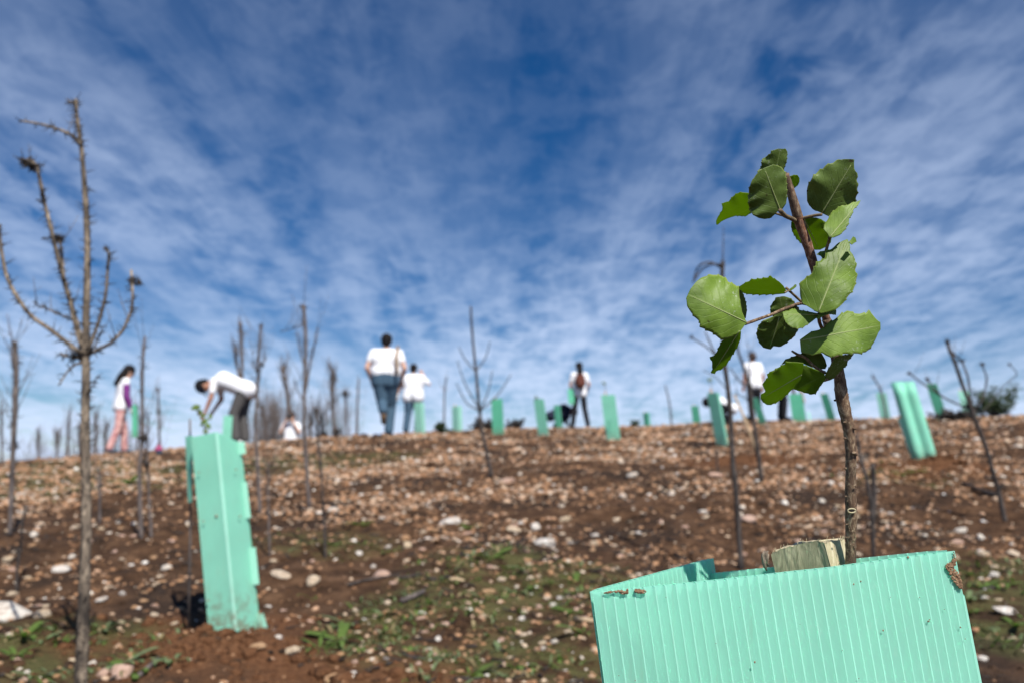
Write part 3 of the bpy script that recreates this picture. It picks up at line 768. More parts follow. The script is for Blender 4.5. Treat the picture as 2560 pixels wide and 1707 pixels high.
    lf(ZB, [(1245, 714), (1190, 703), (1110, 685), (1060, 680), (1010, 668), (990, 685), (960, 690), (928, 700), (940, 750), (955, 790), (1000, 830), (1050, 844), (1100, 838), (1160, 800), (1210, 760), (1245, 732)], (1245, 722), (932, 718), .404, 0.1, 0.75, .3, .2, 'leaf_pale', True, .2, 17)
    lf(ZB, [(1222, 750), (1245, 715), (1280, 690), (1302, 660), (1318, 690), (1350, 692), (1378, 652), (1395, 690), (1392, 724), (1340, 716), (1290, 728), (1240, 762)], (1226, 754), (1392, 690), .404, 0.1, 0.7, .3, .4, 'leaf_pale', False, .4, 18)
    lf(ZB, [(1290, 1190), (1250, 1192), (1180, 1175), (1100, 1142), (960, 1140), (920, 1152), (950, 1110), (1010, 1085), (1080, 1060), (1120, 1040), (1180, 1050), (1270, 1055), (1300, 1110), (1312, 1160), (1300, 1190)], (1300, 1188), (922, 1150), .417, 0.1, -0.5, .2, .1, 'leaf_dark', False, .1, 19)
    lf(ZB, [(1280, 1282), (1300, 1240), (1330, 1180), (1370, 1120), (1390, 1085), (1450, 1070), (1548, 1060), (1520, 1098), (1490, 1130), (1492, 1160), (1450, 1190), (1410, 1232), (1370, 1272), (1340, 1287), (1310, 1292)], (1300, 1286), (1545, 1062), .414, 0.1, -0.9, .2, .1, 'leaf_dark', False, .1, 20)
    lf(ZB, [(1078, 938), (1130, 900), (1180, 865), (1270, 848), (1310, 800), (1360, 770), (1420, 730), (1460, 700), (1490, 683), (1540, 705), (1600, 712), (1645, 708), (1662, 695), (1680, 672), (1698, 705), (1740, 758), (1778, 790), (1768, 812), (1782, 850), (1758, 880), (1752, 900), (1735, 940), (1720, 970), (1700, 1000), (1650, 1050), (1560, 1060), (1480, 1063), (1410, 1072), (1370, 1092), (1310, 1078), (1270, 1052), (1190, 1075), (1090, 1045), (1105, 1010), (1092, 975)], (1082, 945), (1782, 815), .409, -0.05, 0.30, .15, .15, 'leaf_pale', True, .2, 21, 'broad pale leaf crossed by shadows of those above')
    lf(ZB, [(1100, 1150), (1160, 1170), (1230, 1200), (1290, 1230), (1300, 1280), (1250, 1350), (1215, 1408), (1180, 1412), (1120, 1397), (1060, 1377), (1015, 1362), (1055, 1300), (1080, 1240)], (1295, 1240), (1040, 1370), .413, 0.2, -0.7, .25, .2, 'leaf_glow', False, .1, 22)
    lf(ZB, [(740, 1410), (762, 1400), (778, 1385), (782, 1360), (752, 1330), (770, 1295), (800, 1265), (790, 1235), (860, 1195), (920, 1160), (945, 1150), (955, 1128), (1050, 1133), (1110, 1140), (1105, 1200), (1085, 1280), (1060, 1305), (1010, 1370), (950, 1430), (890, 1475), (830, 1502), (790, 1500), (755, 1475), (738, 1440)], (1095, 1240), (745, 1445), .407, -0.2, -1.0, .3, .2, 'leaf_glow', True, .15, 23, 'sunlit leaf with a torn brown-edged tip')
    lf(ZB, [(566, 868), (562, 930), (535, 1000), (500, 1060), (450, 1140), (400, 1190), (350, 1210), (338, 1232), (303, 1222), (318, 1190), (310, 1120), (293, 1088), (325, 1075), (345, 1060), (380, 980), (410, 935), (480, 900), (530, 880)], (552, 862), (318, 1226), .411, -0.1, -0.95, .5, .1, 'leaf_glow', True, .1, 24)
oak_sapling()

# ------------------------------------------------------------------ tree guard on the left, mid distance
def mid_guard():
    g = ground(588, 1574); Y0 = g.y
    t = thing('tree_guard', 'folded mint tree guard with side tabs standing near the tall spiny burnt sapling', 'tree guard', g)
    Pp = lambda u, v, dy=0.0: pY(u, v, Y0 + dy)
    dn = 0.05
    def low(p, q):  # extend a little below the soil
        return q + (q - p).normalized() * dn
    cT, cB = Pp(541, 1079, -0.045), Pp(590, 1578, -0.045)
    lT, lB = Pp(478, 1092, -0.025), Pp(522, 1586, -0.025)
    rT, rB = Pp(601, 1106, 0.055), Pp(650, 1572, 0.055)
    sheet('panel', lT, cT, lB, cB, M['plastic'], t, 18, 0.0, None, 0.004, 8, M['web'], CAM)
    sheet('panel', cT + Vector((0.0005, 0, 0)), rT, cB + Vector((0.0005, 0, 0)), rB, M['plastic'], t, 18, 0.0, None, 0.004, 8, M['web'], CAM)
    bT, bB = Pp(547, 1090, 0.10), Pp(590, 1560, 0.10)
    sheet('panel', lT + Vector((0, 0.006, 0)), bT, lB + Vector((0, 0.006, 0)), bB, M['plastic'], t, 0, 0, None, 0.004, 4, M['web'], CAM)
    sheet('panel', bT, rT + Vector((0, 0.006, 0)), bB, rB + Vector((0, 0.006, 0)), M['plastic'], t, 0, 0, None, 0.004, 4, M['web'], CAM)
    sheet('fold_strip', Pp(537.5, 1082, -0.0465), Pp(545.5, 1080, -0.0465), Pp(586, 1576, -0.0465), Pp(594, 1576, -0.0465), M['plastic_pale'], t, 0, 0, None, 0.002, 4, M['web'], CAM)
    for (u0, v0, u1, v1) in [(598, 1204, 618, 1296), (620, 1368, 639, 1462), (640, 1534, 660, 1572), (592, 1104, 606, 1136)]:
        w = 19
        sheet('locking_tab', Pp(u0 + 0, v0, 0.045), Pp(u0 + w, v0 - 1, 0.040), Pp(u1 - w + 17 - 8, v1, 0.045), Pp(u1 + 9, v1 - 3, 0.040), M['plastic_pale'], t, 0, 0, None, 0.004, 3, M['web'], CAM)
    sheet('side_flap', Pp(463, 1090, 0.05), Pp(482, 1088, 0.03), Pp(470, 1255, 0.05), Pp(478, 1255, 0.03), M['plastic'], t, 0, 0, None, 0.004, 3, M['web'], CAM)
    m = MB()
    for (u, v) in [(497, 1180), (541, 1289), (509, 1302), (572, 1289), (600, 1290), (520, 1500), (590, 1173)]:
        m.ell(Pp(u, v, -0.040 if u < 545 else 0.004), 0.004 if u == 541 else 0.0028, 6, 4)
    o = m.build('mud_flecks', M['dirt'], t); o['kind'] = 'stuff'
    # thin stick tied behind it
    p = Pp(475, 1046, 0.06); b = ground(492, 1405) or Pp(492, 1405, 0.5); b = Vector((p.x + 0.03, Y0 + 0.09, gz(p.x + 0.03, Y0 + 0.09) - 0.03))
    m = MB(); m.tube([p, p * 0.5 + b * 0.5 + Vector((0.004, 0, 0)), b], [0.003, 0.004, 0.005], 7)
    tag(m.build('thin_stake', M['burnt_grey'], None, loc=b), 'thin stake behind the folded mint guard with side tabs', 'stake')
    # seedling inside
    s = Vector((Pp(520, 1100, 0.03).x, Y0 + 0.03, g.z))
    sd = thing('oak_seedling', 'seedling with yellow-green leaves peeking out of the folded mint guard with tabs', 'seedling', s)
    m = MB(); m.tube([s + Vector((0.03, 0, 0.02)), Pp(535, 1300, 0.03), Pp(518, 1100, 0.03), Pp(515, 1060, 0.03)], [0.004, 0.004, 0.003, 0.002], 7); m.build('stem', M['twig'], sd)
    m = MB(); m.tube([Pp(516, 1090, 0.03), Pp(505, 1050, 0.02), Pp(492, 1022, 0.02)], [0.0022, 0.002, 0.0015], 6); m.build('twig', M['twig'], sd)
    rnd = random.Random(8)
    for (u, v, s_, ang, mt) in [(489, 1018, 34, 3.6, 'weed'), (500, 1030, 34, 2.6, 'weed'), (508, 1040, 26, 0.4, 'seedling'), (514, 1052, 28, 1.2, 'seedling'), (520, 1064, 26, 5.6, 'seedling'), (506, 1058, 24, 3.9, 'seedling'), (526, 1040, 20, 1.7, 'seedling'), (514, 1078, 24, 0.2, 'seedling')]:
        c = Pp(u, v, 0.02 + rnd.uniform(-0.02, 0.02)); k = 0.8 * s_ * Y0 / F_PX
        flat_leaf('leaf', sd, c, ang, k, k * 0.6, rnd, M[mt])
    return t
def flat_leaf(name, parent, c, ang, L, W, rnd, mat, tilt=None):
    ax = Vector((math.cos(ang), 0, math.sin(ang))); nn = Vector((rnd.uniform(-0.5, 0.5), -0.7, rnd.uniform(0.1, 0.8))).normalized()
    ax = (ax - nn * ax.dot(nn)).normalized(); sd = nn.cross(ax)
    vs, fs = [], []
    prof = [0.05, 0.55, 0.9, 1.0, 0.8, 0.4, 0.03]
    for i, w in enumerate(prof):
        f = i / 6 - 0.5
        for k in (-1, 0, 1): vs.append(c + ax * (f * L) + sd * (k * w * W * 0.5) + nn * (abs(k) * 0.12 * W - f * f * L * 0.4))
    for i in range(6):
        for k in range(2): fs.append((i * 3 + k, i * 3 + k + 1, i * 3 + k + 4, i * 3 + k + 3))
    m = MB(); m.add(vs, fs); o = m.build(name, mat, parent)
    sm = o.modifiers.new('thickness', 'SOLIDIFY'); sm.thickness = 0.0006
    return o
mid_guard()

# ------------------------------------------------------------------ tree guards further up the slope
GUARDS = [  # top u, top v, base u, base v, width px, distance (None: from the 0.60 m height), material, yaw, extra, label
    (1047, 1040, 1051, 1092, 24, 14.6, 'plastic_pale', 0.3, '', 'short-looking mint guard at the feet of the jeans-clad person on the phone'),
    (1141, 1020, 1143, 1087, 23, None, 'plastic_pale', 0.2, 's', 'pale mint guard on the crest left of the candelabra-shaped burnt sapling'),
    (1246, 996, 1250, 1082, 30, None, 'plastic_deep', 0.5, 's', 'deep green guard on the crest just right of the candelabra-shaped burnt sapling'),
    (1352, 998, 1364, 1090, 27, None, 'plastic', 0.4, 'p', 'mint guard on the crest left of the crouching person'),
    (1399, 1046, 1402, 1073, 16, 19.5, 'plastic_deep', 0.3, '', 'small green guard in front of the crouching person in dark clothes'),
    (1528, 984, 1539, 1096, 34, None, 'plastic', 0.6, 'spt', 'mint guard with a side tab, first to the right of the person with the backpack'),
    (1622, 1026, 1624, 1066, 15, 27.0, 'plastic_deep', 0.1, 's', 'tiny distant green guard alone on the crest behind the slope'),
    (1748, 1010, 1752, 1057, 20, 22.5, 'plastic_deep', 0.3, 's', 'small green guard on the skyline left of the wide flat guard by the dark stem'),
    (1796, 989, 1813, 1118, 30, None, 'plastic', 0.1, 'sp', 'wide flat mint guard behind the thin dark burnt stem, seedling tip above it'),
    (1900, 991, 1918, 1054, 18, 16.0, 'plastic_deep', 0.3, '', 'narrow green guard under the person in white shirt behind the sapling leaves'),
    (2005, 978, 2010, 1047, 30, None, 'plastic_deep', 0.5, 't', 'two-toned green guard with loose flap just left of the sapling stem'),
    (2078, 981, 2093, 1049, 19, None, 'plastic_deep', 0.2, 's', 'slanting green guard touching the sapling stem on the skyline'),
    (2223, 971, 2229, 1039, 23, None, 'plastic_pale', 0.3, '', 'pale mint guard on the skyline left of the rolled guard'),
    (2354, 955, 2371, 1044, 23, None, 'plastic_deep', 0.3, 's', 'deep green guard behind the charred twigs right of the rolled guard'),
    (2430, 955, 2438, 1025, 22, None, 'plastic_pale', 0.6, 'st', 'pale mint guard with a loose flap beside the dark green bush'),
]
def short(lb): return ' '.join(lb.split()[:12])
def slope_guard(tu, tv, bu, bv, w, Yd, mat, yaw, extra, label):
    Yd = Yd or 0.60 * F_PX / (bv - tv)
    b = at(bu, Yd); W = w * Yd / F_PX
    lean = Vector(((tu - bu) * Yd / F_PX, 0.02, 0))
    t = thing('tree_guard', label, 'tree guard', b, 'tree guards planted up the slope')
    H = 0.60 if Yd > 13.0 and bv - tv < 60 else (bv - tv) * Yd / F_PX
    top = b + Vector((0, 0, H)) + lean * (H / max(0.3, (bv - tv) * Yd / F_PX)); bot = b - Vector((0, 0, 0.04)) - lean * 0.05
    k = W * 0.62
    ang = [yaw + i * 2 * math.pi / 3 - math.pi / 2 for i in range(3)]
    off = [Vector((math.cos(a) * k, math.sin(a) * k, 0)) for a in ang]
    for i in range(3):
        a, c = off[i], off[(i + 1) % 3]
        sheet('panel', top + a, top + c, bot + a, bot + c, M[mat], t, 0, 0, None, 0.004, 3, M['web'], b + (a + c) * 5 + Vector((0, 0, H)))
    if 't' in extra:
        sheet('loose_flap', b + Vector((W * .42, -W * .62, 0.20)), b + Vector((W * .62, -W * .45, 0.22)), b + Vector((W * .5, -W * .62, 0.01)), b + Vector((W * .72, -W * .45, 0.02)), M['plastic_pale'], t, 0, 0, None, 0.004, 3, M['web'], CAM) if tu != 1528 else \
        sheet('locking_tab', b + Vector((-W * .62, -W * .4, 0.25)), b + Vector((-W * .35, -W * .6, 0.27)), b + Vector((-W * .55, -W * .4, 0.08)), b + Vector((-W * .3, -W * .6, 0.06)), M['plastic'], t, 0, 0, None, 0.004, 3, M['web'], CAM)
    if 's' in extra:
        m = MB(); p = top + Vector((-W * .28, 0.02, 0.05)); q = bot + Vector((-W * .28, 0.02, 0))
        m.tube([q, p], 0.011, 8); o = m.build('wooden_stake', M['stake'], None, loc=q)
        tag(o, 'stake tip in the ' + short(label), 'stake', 'stakes inside the guards')
    if 'p' in extra:
        rnd = random.Random(tu); s = bot + Vector((-W * .3, -0.01, 0))
        sd = thing('oak_seedling', 'thin seedling above the ' + short(label), 'seedling', s, 'seedlings inside the guards')
        e = top + Vector((-W * .35, -0.01, 0.17 if tu != 1352 else 0.04)); m = MB(); m.tube([s, s * 0.4 + e * 0.6 + Vector((0.01, 0, 0)), e], [0.006, 0.005, 0.003], 6); m.build('stem', M['twig'], sd)
        for k2 in range(5): flat_leaf('leaf', sd, e + Vector((rnd.uniform(-.02, .02), rnd.uniform(-.02, .02), rnd.uniform(-.03, .02))), rnd.uniform(0, 6.28), 0.04, 0.026, rnd, M['weed'])
for g in GUARDS: slope_guard(*g)

def rolled_guard():
    Yd = 6.1; b = at(2318, Yd)
    t = thing('tree_guard', 'tall rolled mint guard with curled edges on red-brown dug soil at right', 'tree guard', b)
    W = 0.155; H = 0.60
    lean = Vector((-0.115, 0.03, 0))
    top = b + Vector((0, 0, H)) + lean; bot = b + Vector((0, 0, -0.03))
    prof = [(-0.03, 0.06), (-0.065, 0.045), (-0.085, 0.01), (-0.078, -0.028), (-0.052, -0.042), (-0.028, -0.030), (-0.010, -0.022), (0.006, -0.036), (0.030, -0.054), (0.058, -0.048), (0.078, -0.018), (0.080, 0.02), (0.058, 0.05), (0.02, 0.066), (-0.01, 0.066)]
    P = [Vector((x, y, 0)) for x, y in prof]; Q = []
    for i in range(len(P) - 1):
        for k in range(3): Q.append(P[i].lerp(P[i + 1], k / 3))
    for _ in range(2): Q = [Q[0]] + [(Q[i - 1] + Q[i] * 2 + Q[i + 1]) / 4 for i in range(1, len(Q) - 1)] + [Q[-1]]
    vs, fs = [], []; n = len(Q)
    for j in range(7):
        v = j / 6; c = top * (1 - v) + bot * v
        vs += [c + q * (1 + 0.08 * v) for q in Q]
    for j in range(6):
        for i in range(n - 1): fs.append((j * n + i, j * n + i + 1, (j + 1) * n + i + 1, (j + 1) * n + i))
    m = MB(); m.add(vs, fs); o = m.build('panel', M['plastic'], t); sm = o.modifiers.new('thickness', 'SOLIDIFY'); sm.thickness = 0.004
    sheet('side_flap', b + Vector((-0.115, 0.02, 0.32)) + lean * .5, b + Vector((-0.07, 0.0, 0.33)) + lean * .5, b + Vector((-0.10, 0.02, 0.0)), b + Vector((-0.06, 0, 0)), M['plastic_pale'], t, 0, 0, None, 0.004, 3, M['web'], CAM)
rolled_guard()

# ------------------------------------------------------------------ burnt saplings
def px_path(pts, Yd, wob=0.0, seed=0, n=4):
    rnd = random.Random(seed); P = []
    raw = [pY(u, v, Yd + rnd.uniform(-1, 1) * wob * (i > 0)) for i, (u, v) in enumerate(pts)]
    for i in range(len(raw) - 1):
        for k in range(n): P.append(raw[i].lerp(raw[i + 1], k / n))
    P.append(raw[-1])
    for _ in range(2): P = [P[0]] + [(P[i - 1] + P[i] * 2 + P[i + 1]) / 4 for i in range(1, len(P) - 1)] + [P[-1]]
    return P
def burnt_tree(label, trunk, w0, w1, Yd=None, branches=(), tufts=(), mat='burnt', spines=0, twigs=0, twig_len=0.2, seed=0, cat='burnt sapling', name='burnt_sapling', group='burnt saplings on the slope', tuft_r=9, sp_len=0.018):
    """trunk is a list of photo points from the foot upward"""
    rnd = random.Random(seed * 7 + 3)
    if Yd is None:
        g = ground(*trunk[0]); Yd = g.y
    b = at(trunk[0][0], Yd)
    t = thing(name, label, cat, b, group)
    P = px_path(trunk, Yd, 0.02 * Yd / 4, seed)
    P[0] = Vector((P[0].x, P[0].y, min(P[0].z, gz(P[0].x, P[0].y)) - 0.02))
    k = Yd / F_PX; n = len(P)
    rad = [0.5 * k * (w0 + (w1 - w0) * i / (n - 1)) for i in range(n)]
    m = MB(); m.tube(P, rad, 9, True, 0.10); m.build('trunk', M[mat], t)
    paths = [(P, rad)]
    for j, (pts, bw0, bw1) in enumerate(branches):
        Q = px_path(pts, Yd, 0.05 * Yd / 4, seed + 31 * (j + 1)); q = len(Q)
        rr = [0.44 * k * (bw0 + (bw1 - bw0) * i / (q - 1)) for i in range(q)]
        m = MB(); m.tube(Q, rr, 7, True, 0.10); m.build('branch', M[mat], t); paths.append((Q, rr))
    for j, (u, v, s) in enumerate(tufts):
        c = pY(u, v, Yd); m = MB(); s_ = s * k
        m.ell(c, (s_ * 0.45, s_ * 0.45, s_ * 0.6), 8, 6)
        for i in range(26):
            d = Vector((rnd.gauss(0, 1), rnd.gauss(0, 1), rnd.gauss(0, 1))).normalized() * s_ * rnd.uniform(0.6, 1.4)
            m.tube([c, c + d * 0.6 + Vector((0, 0, -s_ * .1)), c + d], [0.10 * s_, 0.09 * s_, 0.02 * s_], 4)
        o = m.build('charred_tuft', M['thorn'], t)
    if spines:
        m = MB()
        tot = sum((q[-1] - q[0]).length for q, _ in paths)
        for q, rr in paths:
            L = (q[-1] - q[0]).length; cnt = int(spines * L / tot)
            for i in range(cnt):
                f = rnd.random() * (len(q) - 1); a = int(f); c = q[a].lerp(q[a + 1], f - a); tg = (q[a + 1] - q[a]).normalized()
                d = tg.orthogonal().normalized(); d = Quaternion(tg, rnd.uniform(0, 6.28)) @ d
                r = rr[a]; l = sp_len * rnd.uniform(0.35, 1.3)
                d = (d + tg * rnd.uniform(-0.1, 0.7)).normalized()
                m.tube([c + d * r * 0.6, c + d * (r + l * 0.5), c + d * (r + l) + Vector((0, 0, rnd.uniform(-.3, .3) * l))], [0.10 * sp_len, 0.06 * sp_len, 0.02 * sp_len], 4)
        o = m.build('spines', M['thorn'], t); o['kind'] = 'stuff'
    if twigs:
        m = MB()
        for i in range(twigs):
            q, rr = paths[rnd.randrange(len(paths))]; f = rnd.uniform(0.25, 1.0) * (len(q) - 1.001); a = int(f); c = q[a].lerp(q[a + 1], f - a)
            az = rnd.uniform(0, 6.28); up = rnd.uniform(0.9, 3.2); d = Vector((math.cos(az), math.sin(az), up)).normalized() * twig_len * rnd.uniform(0.4, 1.2)
            e = c + d * 0.55 + Vector((0, 0, twig_len * 0.05)); h = c + d + Vector((0, 0, twig_len * 0.22))
            r0 = max(0.0012, rr[a] * 0.2)
            m.tube([c, e, h], [r0, r0 * 0.75, r0 * 0.35], 4)
            if rnd.random() < 0.6:
                d2 = Vector((rnd.uniform(-1, 1), rnd.uniform(-1, 1), rnd.uniform(0.3, 1))).normalized() * twig_len * 0.35
                m.tube([e, e + d2], [r0 * 0.6, r0 * 0.25], 4)
        o = m.build('twigs', M[mat], t); o['kind'] = 'stuff'
    return t

# the tall spiny sapling on the left
spiny = burnt_tree('tall spiny burnt sapling with candelabra branches at the left of the picture',
    [(201, 1760), (202, 1707), (208, 1562), (213, 1400), (216, 1238), (213, 1076), (215, 914), (215, 806), (219, 632), (215, 502), (204, 372), (193, 298), (189, 250)], 31, 8, 1.86,
    [([(203, 365), (180, 338), (147, 324), (104, 311), (48, 302)], 11, 6), ([(214, 890), (191, 806), (165, 719), (147, 654), (130, 580), (113, 515), (102, 463), (93, 415), (78, 402), (50, 398)], 15, 8),
     ([(205, 882), (191, 875), (130, 827), (78, 793), (43, 745), (17, 697), (2, 623), (-2, 560)], 14, 9), ([(219, 885), (226, 862), (247, 806), (265, 741), (269, 675), (273, 632), (260, 619)], 11, 7),
     ([(219, 890), (234, 879), (278, 858), (308, 827), (330, 775), (332, 728), (328, 676)], 11, 7), ([(210, 905), (190, 909), (170, 925), (146, 963)], 8, 4), ([(188, 262), (178, 256), (165, 248)], 7, 3),
     ([(160, 700), (156, 654), (152, 610), (142, 596), (104, 597)], 10, 5), ([(180, 800), (140, 783), (100, 765), (82, 755)], 6, 3), ([(212, 884), (196, 850), (180, 790), (175, 740)], 9, 5),
     ([(209, 900), (185, 894), (160, 890), (152, 880)], 8, 4), ([(226, 880), (246, 850), (256, 815)], 6, 3), ([(220, 980), (238, 960), (240, 942)], 4, 2)],
    [(80, 412, 24), (62, 406, 15), (147, 598, 18), (330, 702, 19), (348, 706, 13), (205, 885, 20), (185, 892, 15)], 'burnt_pale', 800, 12, 0.06, 1, sp_len=0.017)
spiny['group'] = 'burnt saplings on the slope'

burnt_tree('grey burnt trunk at the extreme left edge of the picture', [(25, 1338), (29, 1216), (33, 1112), (38, 1010), (41, 933), (36, 854)], 11, 14, None, (), [(36, 862, 9), (34, 1115, 16)], 'burnt_grey', 70, 16, 0.18, 2, sp_len=0.03)
burnt_tree('grey twin-stemmed burnt sapling between the spiny sapling and the mid guard', [(354, 1345), (350, 1255), (348, 1158), (357, 1099), (355, 1010), (356, 908), (362, 841)], 11, 7, None, [([(381, 1379), (372, 1216), (366, 1120), (372, 1040)], 8, 5)], [(358, 1095, 16), (365, 1160, 14)], 'burnt_grey', 70, 20, 0.2, 3, sp_len=0.03)
burnt_tree('low thin burnt shoot behind the twin-stemmed grey sapling', [(400, 1110), (398, 1086), (398, 1035), (395, 969)], 7, 4, 12.5, (), [(395, 975, 8), (398, 1030, 8)], 'burnt_grey', 0, 14, 0.3, 4)
burnt_tree('thin burnt stem with a dark knob on top, right of the bending person', [(650, 1285), (646, 1200), (640, 1100), (639, 1055), (643, 982), (645, 927), (648, 861), (653, 813)], 10, 6, None, [([(645, 930), (634, 918), (630, 908)], 5, 3), ([(646, 915), (660, 905), (666, 895)], 5, 3)], [(652, 815, 8), (646, 925, 9), (654, 912, 8)], 'burnt_grey', 50, 22, 0.22, 5, sp_len=0.025)
burnt_tree('short thin burnt stick standing right beside the tabbed mint guard', [(675, 1392), (672, 1300), (670, 1212), (672, 1150)], 6, 4, None, (), (), 'burnt_grey', 30, 14, 0.14, 6, sp_len=0.02)
burnt_tree('tall forked burnt sapling between the bending person and the walker in jeans', [(774, 1268), (768, 1200), (764, 1120), (760, 1079), (760, 1006), (763, 934), (764, 861), (763, 808), (758, 764)], 10, 8, None,
    [([(761, 995), (769, 946), (779, 890), (789, 850), (794, 820)], 7, 4), ([(762, 910), (757, 905), (750, 876), (742, 830)], 5, 3), ([(762, 810), (745, 816), (733, 822), (701, 830)], 4, 2), ([(760, 1000), (745, 982), (735, 946)], 5, 3)],
    [(757, 768, 10), (762, 805, 7)], 'burnt_grey', 60, 30, 0.2, 7, sp_len=0.025)
burnt_tree('short dark burnt shoot on the slope below the forked sapling', [(814, 1396), (810, 1304), (804, 1200), (796, 1100), (793, 1050), (790, 1019)], 7, 5, None, (), [(790, 1024, 8)], 'burnt', 20, 18, 0.16, 8, sp_len=0.02)
burnt_tree('slender burnt sapling with up-curved paired branches in the middle of the crest', [(1230, 1192), (1218, 1140), (1206, 1084), (1199, 1027), (1195, 989), (1190, 926), (1183, 863), (1178, 800), (1177, 767)], 10, 5, None,
    [([(1191, 926), (1215, 895), (1225, 855)], 4, 2.5), ([(1188, 926), (1162, 899), (1147, 867)], 4, 2.5), ([(1198, 1025), (1166, 1010), (1141, 958)], 4.5, 2.5), ([(1196, 1019), (1162, 960), (1143, 901)], 4, 2.5), ([(1201, 1025), (1221, 979), (1231, 926)], 4.5, 2.5), ([(1202, 1025), (1244, 989), (1278, 935)], 4, 2.5)],
    [(1199, 1027, 6), (1190, 926, 5)], 'burnt', 30, 0, 0.1, 9, sp_len=0.015)
FAR = 'burnt trees beyond the crest'
burnt_tree('bushy-topped burnt tree beyond the crest, left of the walker in jeans', [(837, 1100), (832, 1031), (831, 982), (831, 924)], 8, 10, 19, (), [(831, 945, 15), (842, 1078, 16)], 'burnt_grey', 0, 60, 0.35, 10, group=FAR)
burnt_tree('smaller bushy burnt tree just left of the walker in jeans', [(868, 1105), (866, 1040), (863, 975)], 3, 5, 24, (), [(863, 985, 13)], 'burnt_grey', 0, 40, 0.4, 11, group=FAR)
burnt_tree('tall brown burnt tree rising behind the bending person', [(612, 1105), (606, 1000), (604, 849), (600, 805)], 7, 9, 20, [([(603, 960), (592, 910), (587, 872)], 8, 8)], [(602, 830, 11)], 'burnt_grey', 0, 50, 0.35, 12, group=FAR)
burnt_tree('leaning bushy burnt tree above the person taking a photo', [(729, 1105), (725, 1026), (713, 958), (706, 914)], 9, 9, 23.5, (), (), 'burnt_grey', 0, 60, 0.5, 13, group=FAR)
burnt_tree('dense burnt thicket tree left of the person taking a photo', [(668, 1105), (664, 1060), (655, 1014)], 9, 6, 24, [([(682, 1105), (682, 1060), (678, 1015)], 8, 4), ([(690, 1105), (692, 1050), (690, 1030)], 6, 3)], (), 'burnt_grey', 0, 110, 0.6, 14, group=FAR)
burnt_tree('burnt thicket tree right of the person taking a photo', [(778, 1110), (776, 1060), (775, 1040)], 8, 4, 20, [([(806, 1110), (806, 1060), (800, 1040)], 6, 3)], [(808, 1088, 16)], 'burnt_grey', 0, 70, 0.5, 15, group=FAR)
burnt_tree('thin burnt pole standing left of the walker beyond the crest', [(893, 1098), (893, 1021), (897, 947)], 7, 4, 15.5, (), (), 'burnt_grey', 0, 8, 0.2, 16, group=FAR)
burnt_tree('thin burnt pole right of the person in jeans on the phone', [(1109, 1085), (1111, 1020), (1111, 968), (1118, 940)], 5, 3, 17, (), (), 'burnt_grey', 0, 8, 0.25, 17, group=FAR)
burnt_tree('faint thin burnt twig on the skyline right of the tiny distant guard', [(1680, 1065), (1678, 1051), (1673, 1000), (1663, 962)], 5, 3, 18, (), (), 'burnt_grey', 0, 5, 0.2, 18, group=FAR)
for i, (pts, lb) in enumerate([([(168, 1150), (170, 1090), (173, 1030)], 'bushy burnt tree just left of the spiny sapling on the skyline'), ([(142, 1155), (143, 1100), (140, 1080)], 'low burnt tree, second to the left of the spiny trunk on the skyline'),
                               ([(96, 1160), (95, 1110), (97, 1080)], 'small burnt tree halfway between left edge and spiny trunk'), ([(239, 1140), (240, 1080), (240, 1030)], 'burnt tree between the spiny trunk and the person in pink trousers'),
                               ([(6, 1160), (4, 1080), (3, 1010)], 'burnt tree on the skyline cut by the left edge'), ([(345, 1120), (343, 1070), (338, 1030)], 'burnt tree right of the person in pink trousers beyond the crest'),
                               ([(262, 1135), (263, 1090), (266, 1060)], 'low burnt shrub behind the legs of the person in pink trousers'), ([(200, 1150), (198, 1100), (200, 1060)], 'burnt tree hidden behind the spiny trunk on the skyline')]):
    burnt_tree(lb, pts, 6, 4, 22 + 2.5 * (i % 3), (), (), 'burnt_grey', 0, 60, 0.34, 20 + i, group=FAR)

m = MB(); rnd = random.Random(55)
for k in range(1300):
    u = rnd.choice([rnd.uniform(-60, 360), rnd.uniform(-60, 360), rnd.uniform(590, 880), rnd.uniform(640, 720)])
    Yd = rnd.uniform(21.5, 30); b = at(u, Yd); h = (rnd.uniform(0.25, 1.0) * (1.3 if rnd.random() < .12 else 0.75)) + min(2.8, 0.20 * (Yd - 15.7)) + 0.85
    d = Vector((rnd.gauss(0, .12), rnd.gauss(0, .1), 1)) * h; r = rnd.uniform(.003, .009)
    m.tube([b - Vector((0, 0, .05)), b + d * .5 + Vector((rnd.gauss(0, .03), 0, 0)), b + d], [r, r * .8, r * .3], 4)
    for j in range(3):
        c = b + d * rnd.uniform(.6, .95); e = Vector((rnd.gauss(0, .35), rnd.gauss(0, .3), rnd.uniform(.4, 1))) * .25
        m.tube([c, c + e], [r * .5, r * .2], 3)
tag(m.build('burnt_scrub', M['burnt_grey'], None), 'dense band of thin burnt scrub beyond the crest at left', 'scrub', None, 'stuff')
